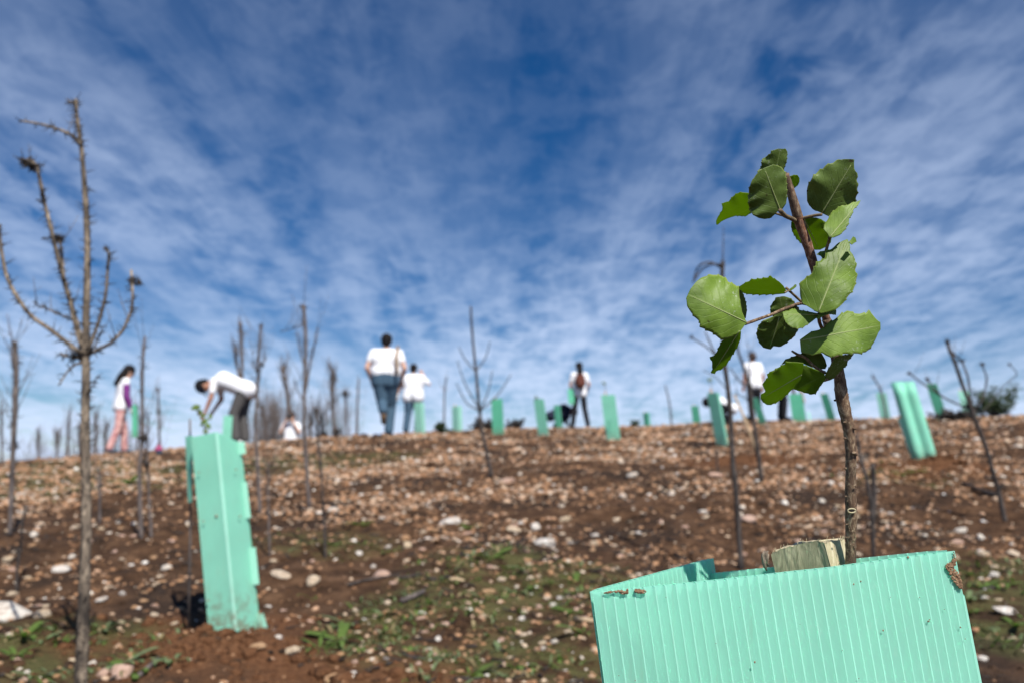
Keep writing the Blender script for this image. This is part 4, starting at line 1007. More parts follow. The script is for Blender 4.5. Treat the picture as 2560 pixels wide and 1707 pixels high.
burnt_tree('near dark burnt stem with arching twigs at its tip, behind the round leaf', [(1853, 1424), (1847, 1329), (1840, 1219), (1833, 1172), (1828, 1066), (1822, 982), (1812, 919), (1808, 830), (1806, 740), (1805, 690), (1807, 655)], 14, 10, None,
    [([(1806, 668), (1799, 662), (1780, 660), (1755, 671), (1736, 700)], 7, 5), ([(1806, 672), (1776, 654), (1755, 660), (1742, 671), (1733, 708)], 6, 5), ([(1807, 660), (1808, 610), (1809, 565)], 4, 1.5), ([(1811, 925), (1784, 877), (1763, 830)], 7, 4), ([(1808, 912), (1776, 873), (1727, 843)], 5, 4), ([(1818, 975), (1790, 940), (1757, 925)], 3, 2), ([(1830, 1105), (1822, 1092), (1818, 1080)], 5, 3)],
    [(1729, 843, 7), (1807, 655, 8)], 'burnt', 30, 0, 0.1, 40, sp_len=0.012)
burnt_tree('second dark burnt stem with forked top left of the young oak stem', [(1904, 1204), (1895, 1130), (1886, 1064), (1881, 1024), (1873, 961), (1860, 919), (1843, 873), (1838, 830)], 12, 5, None, [([(1874, 968), (1850, 955), (1826, 919)], 6, 3), ([(1878, 1010), (1860, 990), (1835, 985)], 4, 2), ([(1874, 960), (1876, 910), (1870, 860)], 4, 2)], [(1875, 963, 9)], 'burnt', 30, 8, 0.2, 41, sp_len=0.02)
burnt_tree('dark stem leaning right behind the young oak stem', [(2184, 1395), (2181, 1285), (2172, 1220), (2162, 1181), (2149, 1139), (2142, 1084)], 10, 8, None, (), (), 'burnt', 20, 4, 0.1, 42, sp_len=0.01)
burnt_tree('short charred snag right beside the young oak stem', [(2185, 1300), (2186, 1220), (2181, 1159)], 11, 12, None, (), (), 'burnt', 12, 0, 0.1, 43, sp_len=0.01)
burnt_tree('curving charred sapling with knobbed tips at the right edge', [(2513, 1302), (2507, 1278), (2494, 1214), (2482, 1182), (2466, 1119), (2443, 1061), (2424, 1007), (2405, 959), (2386, 902), (2373, 873), (2367, 851)], 12, 8, None,
    [([(2426, 1010), (2427, 1000), (2421, 943), (2405, 902), (2380, 880)], 6, 5), ([(2428, 1022), (2421, 1020), (2373, 1001), (2322, 969), (2271, 931)], 6, 4), ([(2432, 1025), (2456, 1004), (2469, 943), (2454, 910)], 5, 4), ([(2350, 985), (2330, 962), (2316, 946)], 4, 4), ([(2445, 1050), (2480, 1000), (2512, 960), (2548, 934), (2523, 910)], 3.5, 2.5), ([(2484, 1190), (2470, 1196), (2462, 1190)], 8, 5)],
    [(2367, 853, 8), (2386, 903, 7), (2406, 902, 7), (2272, 932, 7), (2317, 947, 7), (2455, 910, 8), (2523, 910, 6), (2424, 1015, 14), (2486, 1195, 10), (2505, 1215, 9)], 'burnt', 20, 12, 0.12, 44, sp_len=0.015)
burnt_tree('small charred twig on the skyline left of the pale guard', [(2216, 1045), (2204, 975), (2182, 940)], 5, 4, 14, (), [(2183, 941, 6)], 'burnt_grey', 0, 5, 0.15, 45)
burnt_tree('small burnt stub on the slope under the wide flat guard', [(1794, 1190), (1793, 1160), (1792, 1125)], 6, 4, None, (), (), 'burnt', 0, 4, 0.1, 46)
burnt_tree('slim dark shoot standing at the far left below the skyline', [(42, 1480), (42, 1420), (52, 1360), (62, 1260)], 8, 4, None, (), [(44, 1375, 10)], 'burnt', 20, 14, 0.14, 47, sp_len=0.015)
burnt_tree('thin dark burnt shoot right behind the spiny trunk', [(250, 1310), (249, 1230), (247, 1170)], 7, 6, None, (), (), 'burnt_grey', 20, 14, 0.2, 48, sp_len=0.02)

# leaning cane and fallen sticks
p1, g1 = pY(1838, 985, 7.4), ground(1892, 1137)
m = MB(); m.tube([g1, (g1 + p1) / 2 + Vector((0.01, 0, 0)), Vector((p1.x, g1.y + 0.15, p1.z))], [0.013, 0.012, 0.010], 8)
tag(m.build('cane', M['cane'], None, loc=g1), 'pale beige cane leaning among the dark burnt stems', 'cane')
def stick(label, pts, w, mat):
    g = [ground(*p) for p in pts]; g = [q for q in g if q is not None]
    r = 0.5 * w * g[0].y / F_PX; P = [q + Vector((0, 0, r * 1.2)) for q in g]
    m = MB(); m.tube(P, [r * (1 - 0.5 * i / len(P)) for i in range(len(P))], 8, True, 0.15)
    tag(m.build('fallen_stick', M[mat], None, loc=g[0]), label, 'stick', 'sticks lying on the ground')
stick('charred branch lying on the slope at the foot of the knobbed sapling', [(2500, 1246), (2469, 1237), (2435, 1224), (2408, 1214)], 11, 'burnt')
stick('grey stick lying in front of the pink boulder at the bottom left', [(345, 1700), (368, 1682), (395, 1656)], 13, 'burnt_grey')
stick('dark root lying below the pink stone in the middle of the slope', [(870, 1470), (905, 1458), (940, 1452), (1000, 1440)], 8, 'burnt')
stick('pale curved stick by the left edge of the large mint guard', [(1440, 1555), (1462, 1558), (1485, 1562)], 13, 'cane')
stick('pale broken stick lying left of the weeds in mid slope', [(1125, 1456), (1140, 1454), (1160, 1459)], 10, 'cane')
stick('long dark root on the slope left of the yellow stone', [(1000, 1449), (1025, 1446), (1055, 1441)], 8, 'burnt')
stick('weathered grey bark strip below the dark roots in mid slope', [(1003, 1515), (1035, 1500), (1060, 1488)], 14, 'burnt_grey')

# ------------------------------------------------------------------ bushes
def bush(label, u, v, w, h, Yd, n, dark=0.5, seed=0, name='bush'):
    rnd = random.Random(seed); b = at(u, Yd); k = Yd / F_PX
    t = thing(name, label, 'bush', b, 'low bushes on the crest')
    W, H = w * k, h * k; m = MB(); lv = MB()
    for i in range(26):
        az = rnd.uniform(0, 6.28); rr = rnd.uniform(0.1, 0.5) * W
        e = b + Vector((math.cos(az) * rr, math.sin(az) * rr * 0.6, H * rnd.uniform(0.2, 1.0)))
        mid = b.lerp(e, 0.5) + Vector((rnd.uniform(-.1, .1) * W, 0, 0.05 * H))
        m.tube([b - Vector((0, 0, 0.03)), mid, e], [0.008, 0.006, 0.003], 4)
        for j in range(int(n / 26)):
            c = mid.lerp(e, rnd.uniform(0, 1.1)) + Vector((rnd.gauss(0, .03) * W, rnd.gauss(0, .03) * W, rnd.gauss(0, .03) * W))
            a = Vector((rnd.gauss(0, 1), rnd.gauss(0, 1), rnd.gauss(0, 1))).normalized(); s = a.orthogonal().normalized(); L = rnd.uniform(0.04, 0.09)
            lv.add([c - a * L * .5, c + s * L * .25, c + a * L * .5, c - s * L * .25], [(0, 1, 2, 3)])
    m.build('branches', M['burnt'], t)
    lv.build('foliage', M['bush'] if dark < 0.8 else M['thorn'], t)
bush('dark green bush on the crest at the right edge', 2500, 1040, 190, 84, 14.5, 2100, 0.3, 1)
bush('low dark green bush on the crest between two pale mint guards', 1104, 1088, 52, 26, 16.5, 700, 0.4, 2)
bush('low charred bush on the crest left of the deep green guard', 1215, 1085, 90, 30, 17, 900, 0.9, 3)
bush('low charred bush on the crest right of the deep green guard', 1285, 1082, 60, 26, 18, 700, 0.9, 4)
bush('tiny dark bush on the skyline left of the tiny distant guard', 1589, 1068, 34, 22, 24, 500, 0.4, 5)
bush('low charred scrub at the foot of the knobbed sapling on the crest', 2400, 1040, 130, 22, 13, 900, 0.9, 6)
bush('low dark shrub on the skyline right of the leaning cane', 1880, 1052, 40, 18, 20, 400, 0.4, 7)
m = MB(); b = at(415, 17.5); rnd = random.Random(3)
for i in range(9): m.ell(b + Vector((rnd.uniform(-0.45, 0.5), rnd.uniform(-.2, .2), rnd.uniform(0, 0.12))), (rnd.uniform(.15, .3), .25, rnd.uniform(.10, .2)), 10, 6)
tag(m.build('charred_mound', M['burnt'], None, loc=b, smooth=False), 'dark charred mound on the skyline left of the tabbed mint guard', 'mound')

# ------------------------------------------------------------------ stones
def blob(seed, sub=2, flat=0.62):
    bm = bmesh.new(); bmesh.ops.create_icosphere(bm, subdivisions=sub, radius=1)
    rnd = random.Random(seed); pl = [Vector((rnd.gauss(0, 1), rnd.gauss(0, 1), rnd.gauss(0, 1))).normalized() for _ in range(9)]
    cut = [rnd.uniform(0.42, 0.82) for _ in pl]
    for v in bm.verts:
        for p_, c_ in zip(pl, cut):
            d = v.co.dot(p_)
            if d > c_: v.co -= p_ * (d - c_) * 0.9
        v.co *= 1 + rnd.uniform(-0.06, 0.06)
        v.co.z *= flat
    me = bpy.data.meshes.new('stone'); bm.to_mesh(me); bm.free()
    return me
KIND = {'white': 'stone_white', 'cream': 'stone_cream', 'pink': 'stone_pink', 'tan': 'stone_tan'}
SHAPES = {}
for kn, mn in KIND.items():
    SHAPES[kn] = []
    for s in range(7):
        me = blob(100 + s + hash(kn[0]) % 5 if False else 100 + s, 2, (0.6, 0.5, 0.75, 0.45, 0.65, 0.55, 0.7)[s]); me.materials.append(M[mn])
        me.polygons.foreach_set('use_smooth', [s % 2 == 0] * len(me.polygons)); SHAPES[kn].append(me)
STONES_AT = []
def stone(kn, x, y, r, label, group, aspect=1.0, s=None, rot=None, sink=0.52, zs=1.0):
    s = random.randrange(7) if s is None else s
    o = link('stone', SHAPES[kn][s], None, (x, y, gz(x, y) + r * (0.55 - sink) * zs))
    o.scale = (r * aspect, r, r * zs)
    o.rotation_euler = (random.uniform(-.25, .25), random.uniform(-.25, .25), random.uniform(0, 6.28) if rot is None else rot)
    STONES_AT.append((x, y, r))
    return tag(o, label, 'stone', group)
NOTABLE = [  # u, v, width px, kind, aspect, label
    (35, 1545, 118, 'white', 1.2, 'big white rock cut off by the left edge, largest white rock'), (105, 1540, 46, 'cream', 1.2, 'cream stone touching the big white rock at the left edge'),
    (1124, 1308, 52, 'white', 1.5, 'humped white stone, leftmost of the white group above the weeds'), (1286, 1330, 36, 'cream', 1.3, 'egg-shaped cream stone left of the brightest white stone'),
    (1338, 1322, 32, 'white', 1.2, 'white stone just above the brightest white stone'), (1366, 1364, 52, 'white', 1.4, 'brightest white stone in the middle of the slope'),
    (1415, 1302, 32, 'cream', 1.4, 'cream oval stone up the slope right of the white group'), (1487, 1362, 26, 'cream', 1.0, 'cream stone by the left of the large guard, above the weeds'),
    (780, 1462, 44, 'cream', 1.1, 'angular cream stone in the hollow right of the tabbed guard'), (705, 1440, 46, 'cream', 1.5, 'flat tan-cream stone close to the lower tab of the folded guard'),
    (952, 1440, 44, 'pink', 1.4, 'flat pinkish stone right of the angular cream stone'), (934, 1418, 20, 'white', 1.0, 'small white stone touching the flat pinkish stone'),
    (726, 1636, 46, 'cream', 1.4, 'cream stone in front of the tabbed guard beside the long green leaves'), (640, 1622, 44, 'tan', 1.5, 'brown stone lying right in front of the tabbed guard'),
    (832, 1702, 46, 'tan', 1.4, 'tan stone at the bottom edge right of the tabbed guard'), (255, 1503, 36, 'white', 1.5, 'white stone right of the spiny trunk above the weeds'),
    (306, 1488, 20, 'white', 1.0, 'small round white stone above and right of the white stone by the spiny trunk'), (414, 1423, 30, 'white', 1.5, 'white stone between the spiny trunk and the tabbed guard'),
    (149, 1428, 42, 'white', 2.2, 'long narrow white stone left of the spiny trunk'), (178, 1397, 22, 'white', 1.1, 'white stone close to the left side of the spiny trunk'),
    (192, 1320, 28, 'cream', 1.1, 'cream stone half hidden by the spiny trunk below the skyline'), (83, 1340, 24, 'white', 1.2, 'white stone left of the spiny trunk, higher up the slope'),
    (21, 1400, 30, 'cream', 1.3, 'cream stone near the left edge above the big white rock'), (32, 1430, 22, 'pink', 1.2, 'pink stone near the left edge above the big white rock'),
    (33, 1490, 28, 'cream', 1.3, 'dull cream stone directly above the big white rock'), (155, 1567, 18, 'tan', 1.2, 'orange stone among the weeds left of the spiny trunk'),
    (300, 1695, 60, 'pink', 1.4, 'pinkish boulder at the bottom edge right of the spiny trunk'), (255, 1690, 34, 'pink', 1.1, 'pink stone squeezed between spiny trunk and boulder'),
    (232, 1662, 22, 'white', 1.1, 'small white stone touching the foot of the spiny trunk'), (370, 1632, 30, 'tan', 1.2, 'orange clod-like stone on the dug earth left of the tabbed guard'),
    (1872, 1304, 42, 'pink', 1.4, 'pink wedge-shaped stone behind the near dark burnt stem'), (2515, 1535, 48, 'white', 2.4, 'flat white slab among weeds at the right edge'),
    (2404, 1330, 36, 'white', 1.5, 'white stone upslope right of the large guard'), (2395, 1358, 28, 'pink', 1.2, 'pink stone just above the right corner of the large guard'),
    (2489, 1442, 26, 'white', 1.0, 'upright pale stone in the weeds right of the large guard'), (2462, 1390, 32, 'cream', 1.3, 'cream stone between the weeds and the curving charred sapling'),
    (2452, 1348, 26, 'white', 1.2, 'round white stone upslope at the right, beside the cream one'), (2532, 1390, 40, 'cream', 1.3, 'cream stone at the right edge below the charred sapling'),
    (2532, 1602, 24, 'cream', 1.3, 'cream stone at the right edge below the white slab'), (2460, 1652, 28, 'white', 1.3, 'white stone near the bottom right corner'),
    (1224, 1487, 38, 'tan', 1.8, 'long orange-tan stone among the weeds in mid slope'), (1255, 1452, 28, 'cream', 1.3, 'yellowish stone above the long orange-tan stone'),
    (1376, 1436, 22, 'tan', 1.2, 'orange stone among the weeds left of the large guard'), (1385, 1515, 22, 'white', 1.2, 'white pebble among weeds near the large guard'),
    (1095, 1604, 20, 'white', 1.0, 'white pebble on bare soil left of the bottom weeds'), (1386, 1606, 20, 'white', 1.0, 'white pebble near the bottom left corner of the large guard'),
    (1358, 1625, 18, 'white', 1.0, 'white pebble below and left of the guard-corner pebble'), (1168, 1335, 22, 'pink', 1.8, 'flat brick-pink stone beside the humped white stone'),
    (1015, 1350, 30, 'tan', 1.0, 'orange-tan stone at the left of the white group'), (1018, 1366, 28, 'cream', 1.3, 'cream stone under the orange-tan one'), (1088, 1330, 26, 'tan', 1.4, 'pair-like tan stone left of the humped white stone'),
    (898, 1385, 22, 'white', 1.2, 'white stone right of the short dark shoot'), (972, 1370, 22, 'white', 1.0, 'white stone right of the first one past the dark shoot'), (830, 1275, 26, 'white', 1.4, 'white stone upslope beside the forked sapling'),
    (925, 1091, 13, 'white', 1.0, 'small bright white thing-like stone on the crest by the foot of the walker'), (1790, 1190, 34, 'pink', 1.6, 'pinkish flat stone on the slope behind the large leaf'), (1580, 1192, 36, 'white', 1.4, 'white stone in mid slope right of the white group'),  # first entry is white litter, built with a stone shape
    (2055, 1255, 22, 'white', 1.0, 'white stone left of the young oak stem'), (2285, 1430, 40, 'pink', 1.3, 'reddish stone peeking over the rim of the large guard'),
    (1270, 1205, 38, 'pink', 1.8, 'dull pink slab upslope from the egg-shaped stone'), (1757, 1283, 30, 'white', 1.2, 'white stone left of the near dark burnt stem'), (2078, 1210, 22, 'white', 1.0, 'white stone right next to the young oak stem upslope'),
]
for (u, v, w, kn, asp, lb) in NOTABLE:
    g = ground(u, v)
    if g is None: continue
    r = 0.5 * w * g.y / F_PX / math.sqrt(asp)
    lb = lb.replace('thing-like ', '').replace('pair-like ', '').replace('clod-like ', '')
    stone(kn, g.x, g.y, r, lb, 'stones scattered over the slope', asp, None, random.uniform(-0.35, 0.35), 0.34, 1.2 if w < 90 else 0.72)

def scatter():
    zones = [(1.15, 4, 700), (4, 9, 740), (9, 15, 310), (15, 27, 80)]
    px_, py_, pr_ = [], [], []
    for y0, y1, dens in zones:
        area = 0.75 * (y1 * y1 - y0 * y0) + 1.2 * (y1 - y0); n = int(area * dens * 1.7)
        y = np.sqrt(RNG.uniform(y0 * y0, y1 * y1, n)); x = RNG.uniform(-1, 1, n) * (0.75 * y + 0.6)
        keep = np.clip(0.46 + 0.95 * vnoise(x / 0.8, y / 0.8, 21) + 0.5 * vnoise(x / 0.2, y / 0.2, 22), 0.16, 1)
        # fewer stones low in the picture and on dug earth
        keep *= np.clip(0.5 + (y - 1.5) / 4, 0.5, 1)
        for mx, my, mr, mh in MOUNDS: keep *= 1 - 0.85 * np.exp(-((x - mx) ** 2 + (y - my) ** 2) / (mr * mr))
        k = RNG.uniform(0, 1, n) < keep * 0.95
        x, y = x[k], y[k]
        r = np.exp(RNG.normal(math.log(0.0052 + 0.00066 * y0), 0.6, len(x))); r = np.clip(r, 0.0025, 0.004 + 0.0036 * y)
        px_.append(x); py_.append(y); pr_.append(r)
    return np.concatenate(px_), np.concatenate(py_), np.concatenate(pr_)
sx, sy, sr = scatter()
# the ones that show largest become stones of their own
sc = sr / sy
inview = (np.abs(sx) < 0.62 * sy) & (sy > 2.0) & (sy < 17)
# hide those behind the large guard
ug = 1280 + F_PX * sx / sy
order = np.argsort(-(sc * inview)); pick = []
for i in order:
    if len(pick) >= 238: break
    if any((sx[i] - a) ** 2 + (sy[i] - b) ** 2 < (sr[i] + c) ** 2 * 0.8 for a, b, c in STONES_AT): continue
    gzz = gz(sx[i], sy[i]); d = Vector((sx[i], sy[i], gzz)) - CAM; vv = 853.5 - F_PX * d.dot(UP) / d.dot(FW); uu = 1280 + F_PX * d.x / d.dot(FW)
    if 1470 < uu < 2440 and vv > 1400: continue
    if vv > 1700 or (480 < uu < 655 and vv > 1100 and sy[i] > 2.4): continue
    zone = next(z for lim, z in ((100, 'by the left edge'), (205, 'left of the spiny trunk'), (350, 'just right of the spiny trunk'), (540, 'left of the tabbed guard'), (720, 'just right of the tabbed guard'),
        (900, 'below the forked sapling'), (1080, 'below the walker in jeans'), (1280, 'below the candelabra sapling'), (1480, 'below the backpack wearer'), (1800, 'left of the near dark stem'), (2100, 'left of the young oak stem'), (2330, 'right of the young oak stem'), (9999, 'by the right edge')) if uu < lim)
    hz_ = next(z for lim, z in ((1150, 'high up near the crest'), (1230, 'on the upper slope'), (1330, 'half-way up'), (1450, 'on the lower slope'), (1570, 'low down'), (9999, 'near the bottom edge')) if vv < lim)
    kn = RNG.choice(['white', 'cream', 'pink', 'tan'], p=[0.13, 0.27, 0.25, 0.35])
    kw = {'white': 'whitish', 'cream': 'cream', 'pink': 'pinkish', 'tan': 'orange-tan'}[kn]
    lb = f'small {kw} stone {zone}, {hz_}'
    stone(kn, float(sx[i]), float(sy[i]), float(sr[i]) * 1.05, lb, f'{kw} stones {zone}, {hz_}', random.uniform(1.0, 1.5)); pick.append(i)
rest = np.ones(len(sx), bool); rest[pick] = False
def gravel_mesh(x, y, r):
    bm = bmesh.new(); bmesh.ops.create_icosphere(bm, subdivisions=1, radius=1); bm.verts.ensure_lookup_table()
    V0 = np.array([v.co[:] for v in bm.verts]); F0 = np.array([[v.index for v in f.verts] for f in bm.faces]); bm.free()
    n = len(x); nv = len(V0)
    V = np.repeat(V0[None], n, 0)
    V = V * (1 + RNG.uniform(-0.28, 0.22, (n, nv, 1)))
    V[:, :, 2] *= RNG.uniform(0.45, 0.85, (n, 1)); V[:, :, 0] *= RNG.uniform(0.8, 1.5, (n, 1))
    tl = RNG.uniform(-0.4, 0.4, n); cz, sz_ = np.cos(tl), np.sin(tl)
    a = RNG.uniform(0, 6.283, n); ca, sa = np.cos(a), np.sin(a)
    xz = V[:, :, 0] * cz[:, None] - V[:, :, 2] * sz_[:, None]; zz_ = V[:, :, 0] * sz_[:, None] + V[:, :, 2] * cz[:, None]
    X_ = xz * ca[:, None] - V[:, :, 1] * sa[:, None]; Y_ = xz * sa[:, None] + V[:, :, 1] * ca[:, None]
    z = zt(x, y)
    P = np.stack([X_ * r[:, None] + x[:, None], Y_ * r[:, None] + y[:, None], zz_ * r[:, None] + (z + r * RNG.uniform(-0.25, 0.25, n))[:, None]], -1).reshape(-1, 3)
    F = (F0[None] + (np.arange(n) * nv)[:, None, None]).reshape(-1, 3)
    me = bpy.data.meshes.new('gravel')
    me.vertices.add(len(P)); me.vertices.foreach_set('co', P.astype(np.float32).ravel())
    me.loops.add(F.size); me.loops.foreach_set('vertex_index', F.astype(np.int32).ravel())
    me.polygons.add(len(F)); me.polygons.foreach_set('loop_start', np.arange(0, F.size, 3, dtype=np.int32)); me.update()
    tint = np.clip(RNG.beta(1.25, 1.35, n), 0, 1)
    at_ = me.attributes.new('tint', 'FLOAT', 'POINT'); at_.data.foreach_set('value', np.repeat(tint, nv).astype(np.float32))
    me.materials.append(M['gravel'])
    return me
tag(link('gravel', gravel_mesh(sx[rest], sy[rest], sr[rest])), 'tan and white gravel strewn over the burnt slope', 'gravel', None, 'stuff')
# soil clods on the dug earth and everywhere low down
cx, cy, cr = [], [], []
for mx, my, mr, mh in MOUNDS:
    n = 500; cx.append(RNG.normal(mx, mr * 0.6, n)); cy.append(RNG.normal(my, mr * 0.6, n)); cr.append(np.clip(np.exp(RNG.normal(math.log(0.007), 0.6, n)), 0.002, 0.03))
n = 5000; y = np.sqrt(RNG.uniform(1.2, 36, n)); cx.append(RNG.uniform(-1, 1, n) * (0.72 * y + 0.5)); cy.append(y); cr.append(np.clip(np.exp(RNG.normal(math.log(0.007), 0.5, n)), 0.003, 0.03))
clod = gravel_mesh(np.concatenate(cx), np.concatenate(cy), np.concatenate(cr)); clod.materials.clear(); clod.materials.append(M['soil'])
for nm in ('dug', 'green'):
    a = clod.attributes.new(nm, 'FLOAT', 'POINT')
    if nm == 'dug': a.data.foreach_set('value', np.concatenate([np.ones(500 * len(MOUNDS) * 12), np.zeros(5000 * 12)]).astype(np.float32))
tag(link('soil_clods', clod), 'crumbs and clods of brown earth on the slope', 'soil', None, 'stuff')

# charred crumbs and twig ends
m = MB(); rnd = random.Random(77)
for k in range(5200):
    y = 1.4 + 11 * rnd.random() ** 1.5; x = rnd.uniform(-1, 1) * (0.7 * y + 0.4)
    if vnoise(x / 0.6, y / 0.6, 41) < -0.1: continue
    L = rnd.uniform(0.006, 0.028) * (1 + 0.12 * y); az = rnd.uniform(0, 6.28); z = gz(x, y) + 0.004
    d = Vector((math.cos(az), math.sin(az), rnd.uniform(-.1, .5))) * L
    m.tube([Vector((x, y, z)) - d * .3, Vector((x, y, z)) + d], [L * rnd.uniform(.06, .25), L * .05], 5, True, 0.3)
tag(m.build('charred_debris', M['thorn'], None), 'black charred twig ends strewn over the slope', 'debris', None, 'stuff')

# ------------------------------------------------------------------ weeds
def blade_mesh(L, W, bend, seed):
    rnd = random.Random(seed); vs, fs = [], []; n = 6
    for i in range(n + 1):
        f = i / n; w = W * (0.35 + 1.3 * f) * (1 - f) ** 0.6 if f < 1 else 0.0
        y = L * f * math.cos(bend * f); z = L * f * math.sin(0.9 - bend * f * 0.9) * 0.75
        vs += [(-w * 0.5, y, z + w * 0.15), (0, y, z), (w * 0.5, y, z + w * 0.15)]
    for i in range(n):
        for k in range(2): fs.append((i * 3 + k, i * 3 + k + 1, i * 3 + k + 4, i * 3 + k + 3))
    me = bpy.data.meshes.new('leaf'); me.from_pydata(vs, [], fs); me.polygons.foreach_set('use_smooth', [True] * len(fs)); return me
BL = {}
for mt in ('weed', 'weed_pale'):
    BL[mt] = []
    for s in range(4):
        me = blade_mesh(1.0, (0.13, 0.20, 0.28, 0.09)[s], (0.9, 1.2, 0.7, 1.3)[s], s); me.materials.append(M[mt]); BL[mt].append(me)
WEEDS = [(1145, 1400, .10, 'weed'), (1185, 1392, .11, 'weed_pale'), (1230, 1400, .10, 'weed'), (1270, 1422, .10, 'weed'), (1320, 1420, .09, 'weed_pale'), (1180, 1450, .09, 'weed'), (1085, 1450, .09, 'weed_pale'), (1340, 1470, .10, 'weed'), (1440, 1455, .12, 'weed'), (1390, 1410, .10, 'weed_pale'),
         (1185, 1510, .08, 'weed'), (1230, 1500, .07, 'weed'), (1430, 1530, .10, 'weed'), (1460, 1580, .10, 'weed'), (1250, 1630, .08, 'weed_pale'), (1290, 1670, .08, 'weed'), (1070, 1650, .07, 'weed_pale'), (1075, 1690, .08, 'weed_pale'), (1175, 1690, .08, 'weed'), (1005, 1590, .06, 'weed'),
         (60, 1590, .08, 'weed'), (110, 1605, .08, 'weed_pale'), (40, 1640, .08, 'weed'), (150, 1610, .07, 'weed'), (90, 1690, .08, 'weed_pale'), (260, 1570, .07, 'weed_pale'), (300, 1660, .09, 'weed_pale'), (330, 1680, .09, 'weed'), (430, 1655, .10, 'weed_pale'), (445, 1570, .05, 'weed_pale'),
         (800, 1620, .13, 'weed'), (850, 1600, .13, 'weed'), (870, 1560, .10, 'weed_pale'), (960, 1540, .09, 'weed_pale'), (780, 1495, .07, 'weed'), (2430, 1440, .10, 'weed_pale'), (2460, 1470, .10, 'weed'), (2420, 1500, .09, 'weed_pale'), (2500, 1465, .08, 'weed'), (2540, 1560, .09, 'weed'), (2450, 1570, .09, 'weed_pale'), (2420, 1530, .08, 'weed'),
         (900, 1310, .12, 'weed'), (835, 1360, .12, 'weed'), (325, 1205, .22, 'weed'), (1170, 1320, .10, 'weed'), (2250, 1190, .16, 'weed'), (970, 1380, .10, 'weed')]
for i, (u, v, L, mt) in enumerate(WEEDS):
    g = ground(u, v)
    if g is None: continue
    zone = 'at the bottom left by the spiny trunk' if u < 460 else 'in front of the tabbed guard' if u < 1010 and v > 1450 else 'on the slope upslope of the tabbed guard' if u < 1010 else 'in the weedy patch left of the large guard' if u < 1480 and v > 1370 else 'in the weedy patch right of the large guard' if u > 2380 else 'alone among the stones of the upper slope'
    nm = 'grey-green' if mt == 'weed_pale' else 'fresh green'
    t = thing('weed_plant', f'low {nm} weed rosette {zone}', 'weed', g, f'{nm} weeds {zone}')
    nl = random.randint(5, 9)
    for k in range(nl):
        o = link('leaf', BL[mt][random.randrange(4)], t, (0, 0, -0.004))
        s = L * random.uniform(0.7, 1.45); o.scale = (s, s, s * random.uniform(0.35, 0.9)); o.rotation_euler = (random.uniform(-.1, .25), random.uniform(-.2, .2), 6.283 * (k + random.uniform(-.3, .3)) / nl)
# fine grass and moss in the green patches
gv, gf = [], []
for g, r in GP:
    cnt = int(min(520, 170 + 560 * r * r / max(1.0, g.y * 0.5)))
    for k in range(cnt):
        a = random.uniform(0, 6.283); q = r * math.sqrt(random.random()) * 1.05; x, y = g.x + q * math.cos(a), g.y + q * math.sin(a)
        if vnoise(x / 0.12, y / 0.12, 31) < 0.05: continue
        z = gz(x, y); L = random.uniform(0.008, 0.026) * (1 + 0.10 * g.y); w = L * random.uniform(0.08, 0.22); az = random.uniform(0, 6.283); dx, dy = math.cos(az), math.sin(az); ln = random.uniform(0.7, 2.2) * L; L *= random.uniform(0.25, 0.8)
        n = len(gv); gv += [(x - dy * w, y + dx * w, z - 0.002), (x + dy * w, y - dx * w, z - 0.002), (x + dx * ln * .5 + dy * w * .8, y + dy * ln * .5 - dx * w * .8, z + L * .7), (x + dx * ln * .5 - dy * w * .8, y + dy * ln * .5 + dx * w * .8, z + L * .7), (x + dx * ln, y + dy * ln, z + L * random.uniform(.6, 1))]
        gf += [(n, n + 1, n + 2, n + 3), (n + 3, n + 2, n + 4)]
me = bpy.data.meshes.new('grass'); me.from_pydata(gv, [], gf); me.materials.append(M['weed']); me.materials.append(M['weed_pale']); me.materials.append(M['straw'])
me.polygons.foreach_set('material_index', [(0, 1, 0, 2, 1)[(i // 2) % 5] for i in range(len(gf))])
tag(link('grass', me), 'sparse short grass and moss in patches on the slope', 'grass', None, 'stuff')

# ------------------------------------------------------------------ people
def remesh(mb, name, voxel, mat, parent, smooth_it=4):
    me = mb.mesh('tmp'); o = bpy.data.objects.new('tmp', me); COL.objects.link(o)
    r = o.modifiers.new('r', 'REMESH'); r.mode = 'VOXEL'; r.voxel_size = voxel
    s = o.modifiers.new('s', 'SMOOTH'); s.factor = 0.5; s.iterations = smooth_it
    dg = bpy.context.evaluated_depsgraph_get(); dg.update()
    out = bpy.data.meshes.new_from_object(o.evaluated_get(dg)); out.name = name
    bpy.data.objects.remove(o); bpy.data.meshes.remove(me)
    out.materials.clear(); out.materials.append(mat); out.polygons.foreach_set('use_smooth', [True] * len(out.polygons))
    return link(name, out, parent)
STAND = dict(pelvis=(0, 0, .95), chest=(0, 0.0, 1.30), neck=(0, 0.0, 1.47), head=(0, .015, 1.60),
             shL=(-.185, 0, 1.40), elL=(-.25, -.02, 1.12), wrL=(-.25, .06, .88), shR=(.185, 0, 1.40), elR=(.25, -.02, 1.12), wrR=(.25, .06, .88),
             hipL=(-.09, 0, .92), knL=(-.10, .03, .50), anL=(-.10, -.02, .09), toL=(-.12, .13, .04), hipR=(.09, 0, .92), knR=(.10, .03, .50), anR=(.10, -.02, .09), toR=(.12, .13, .04))
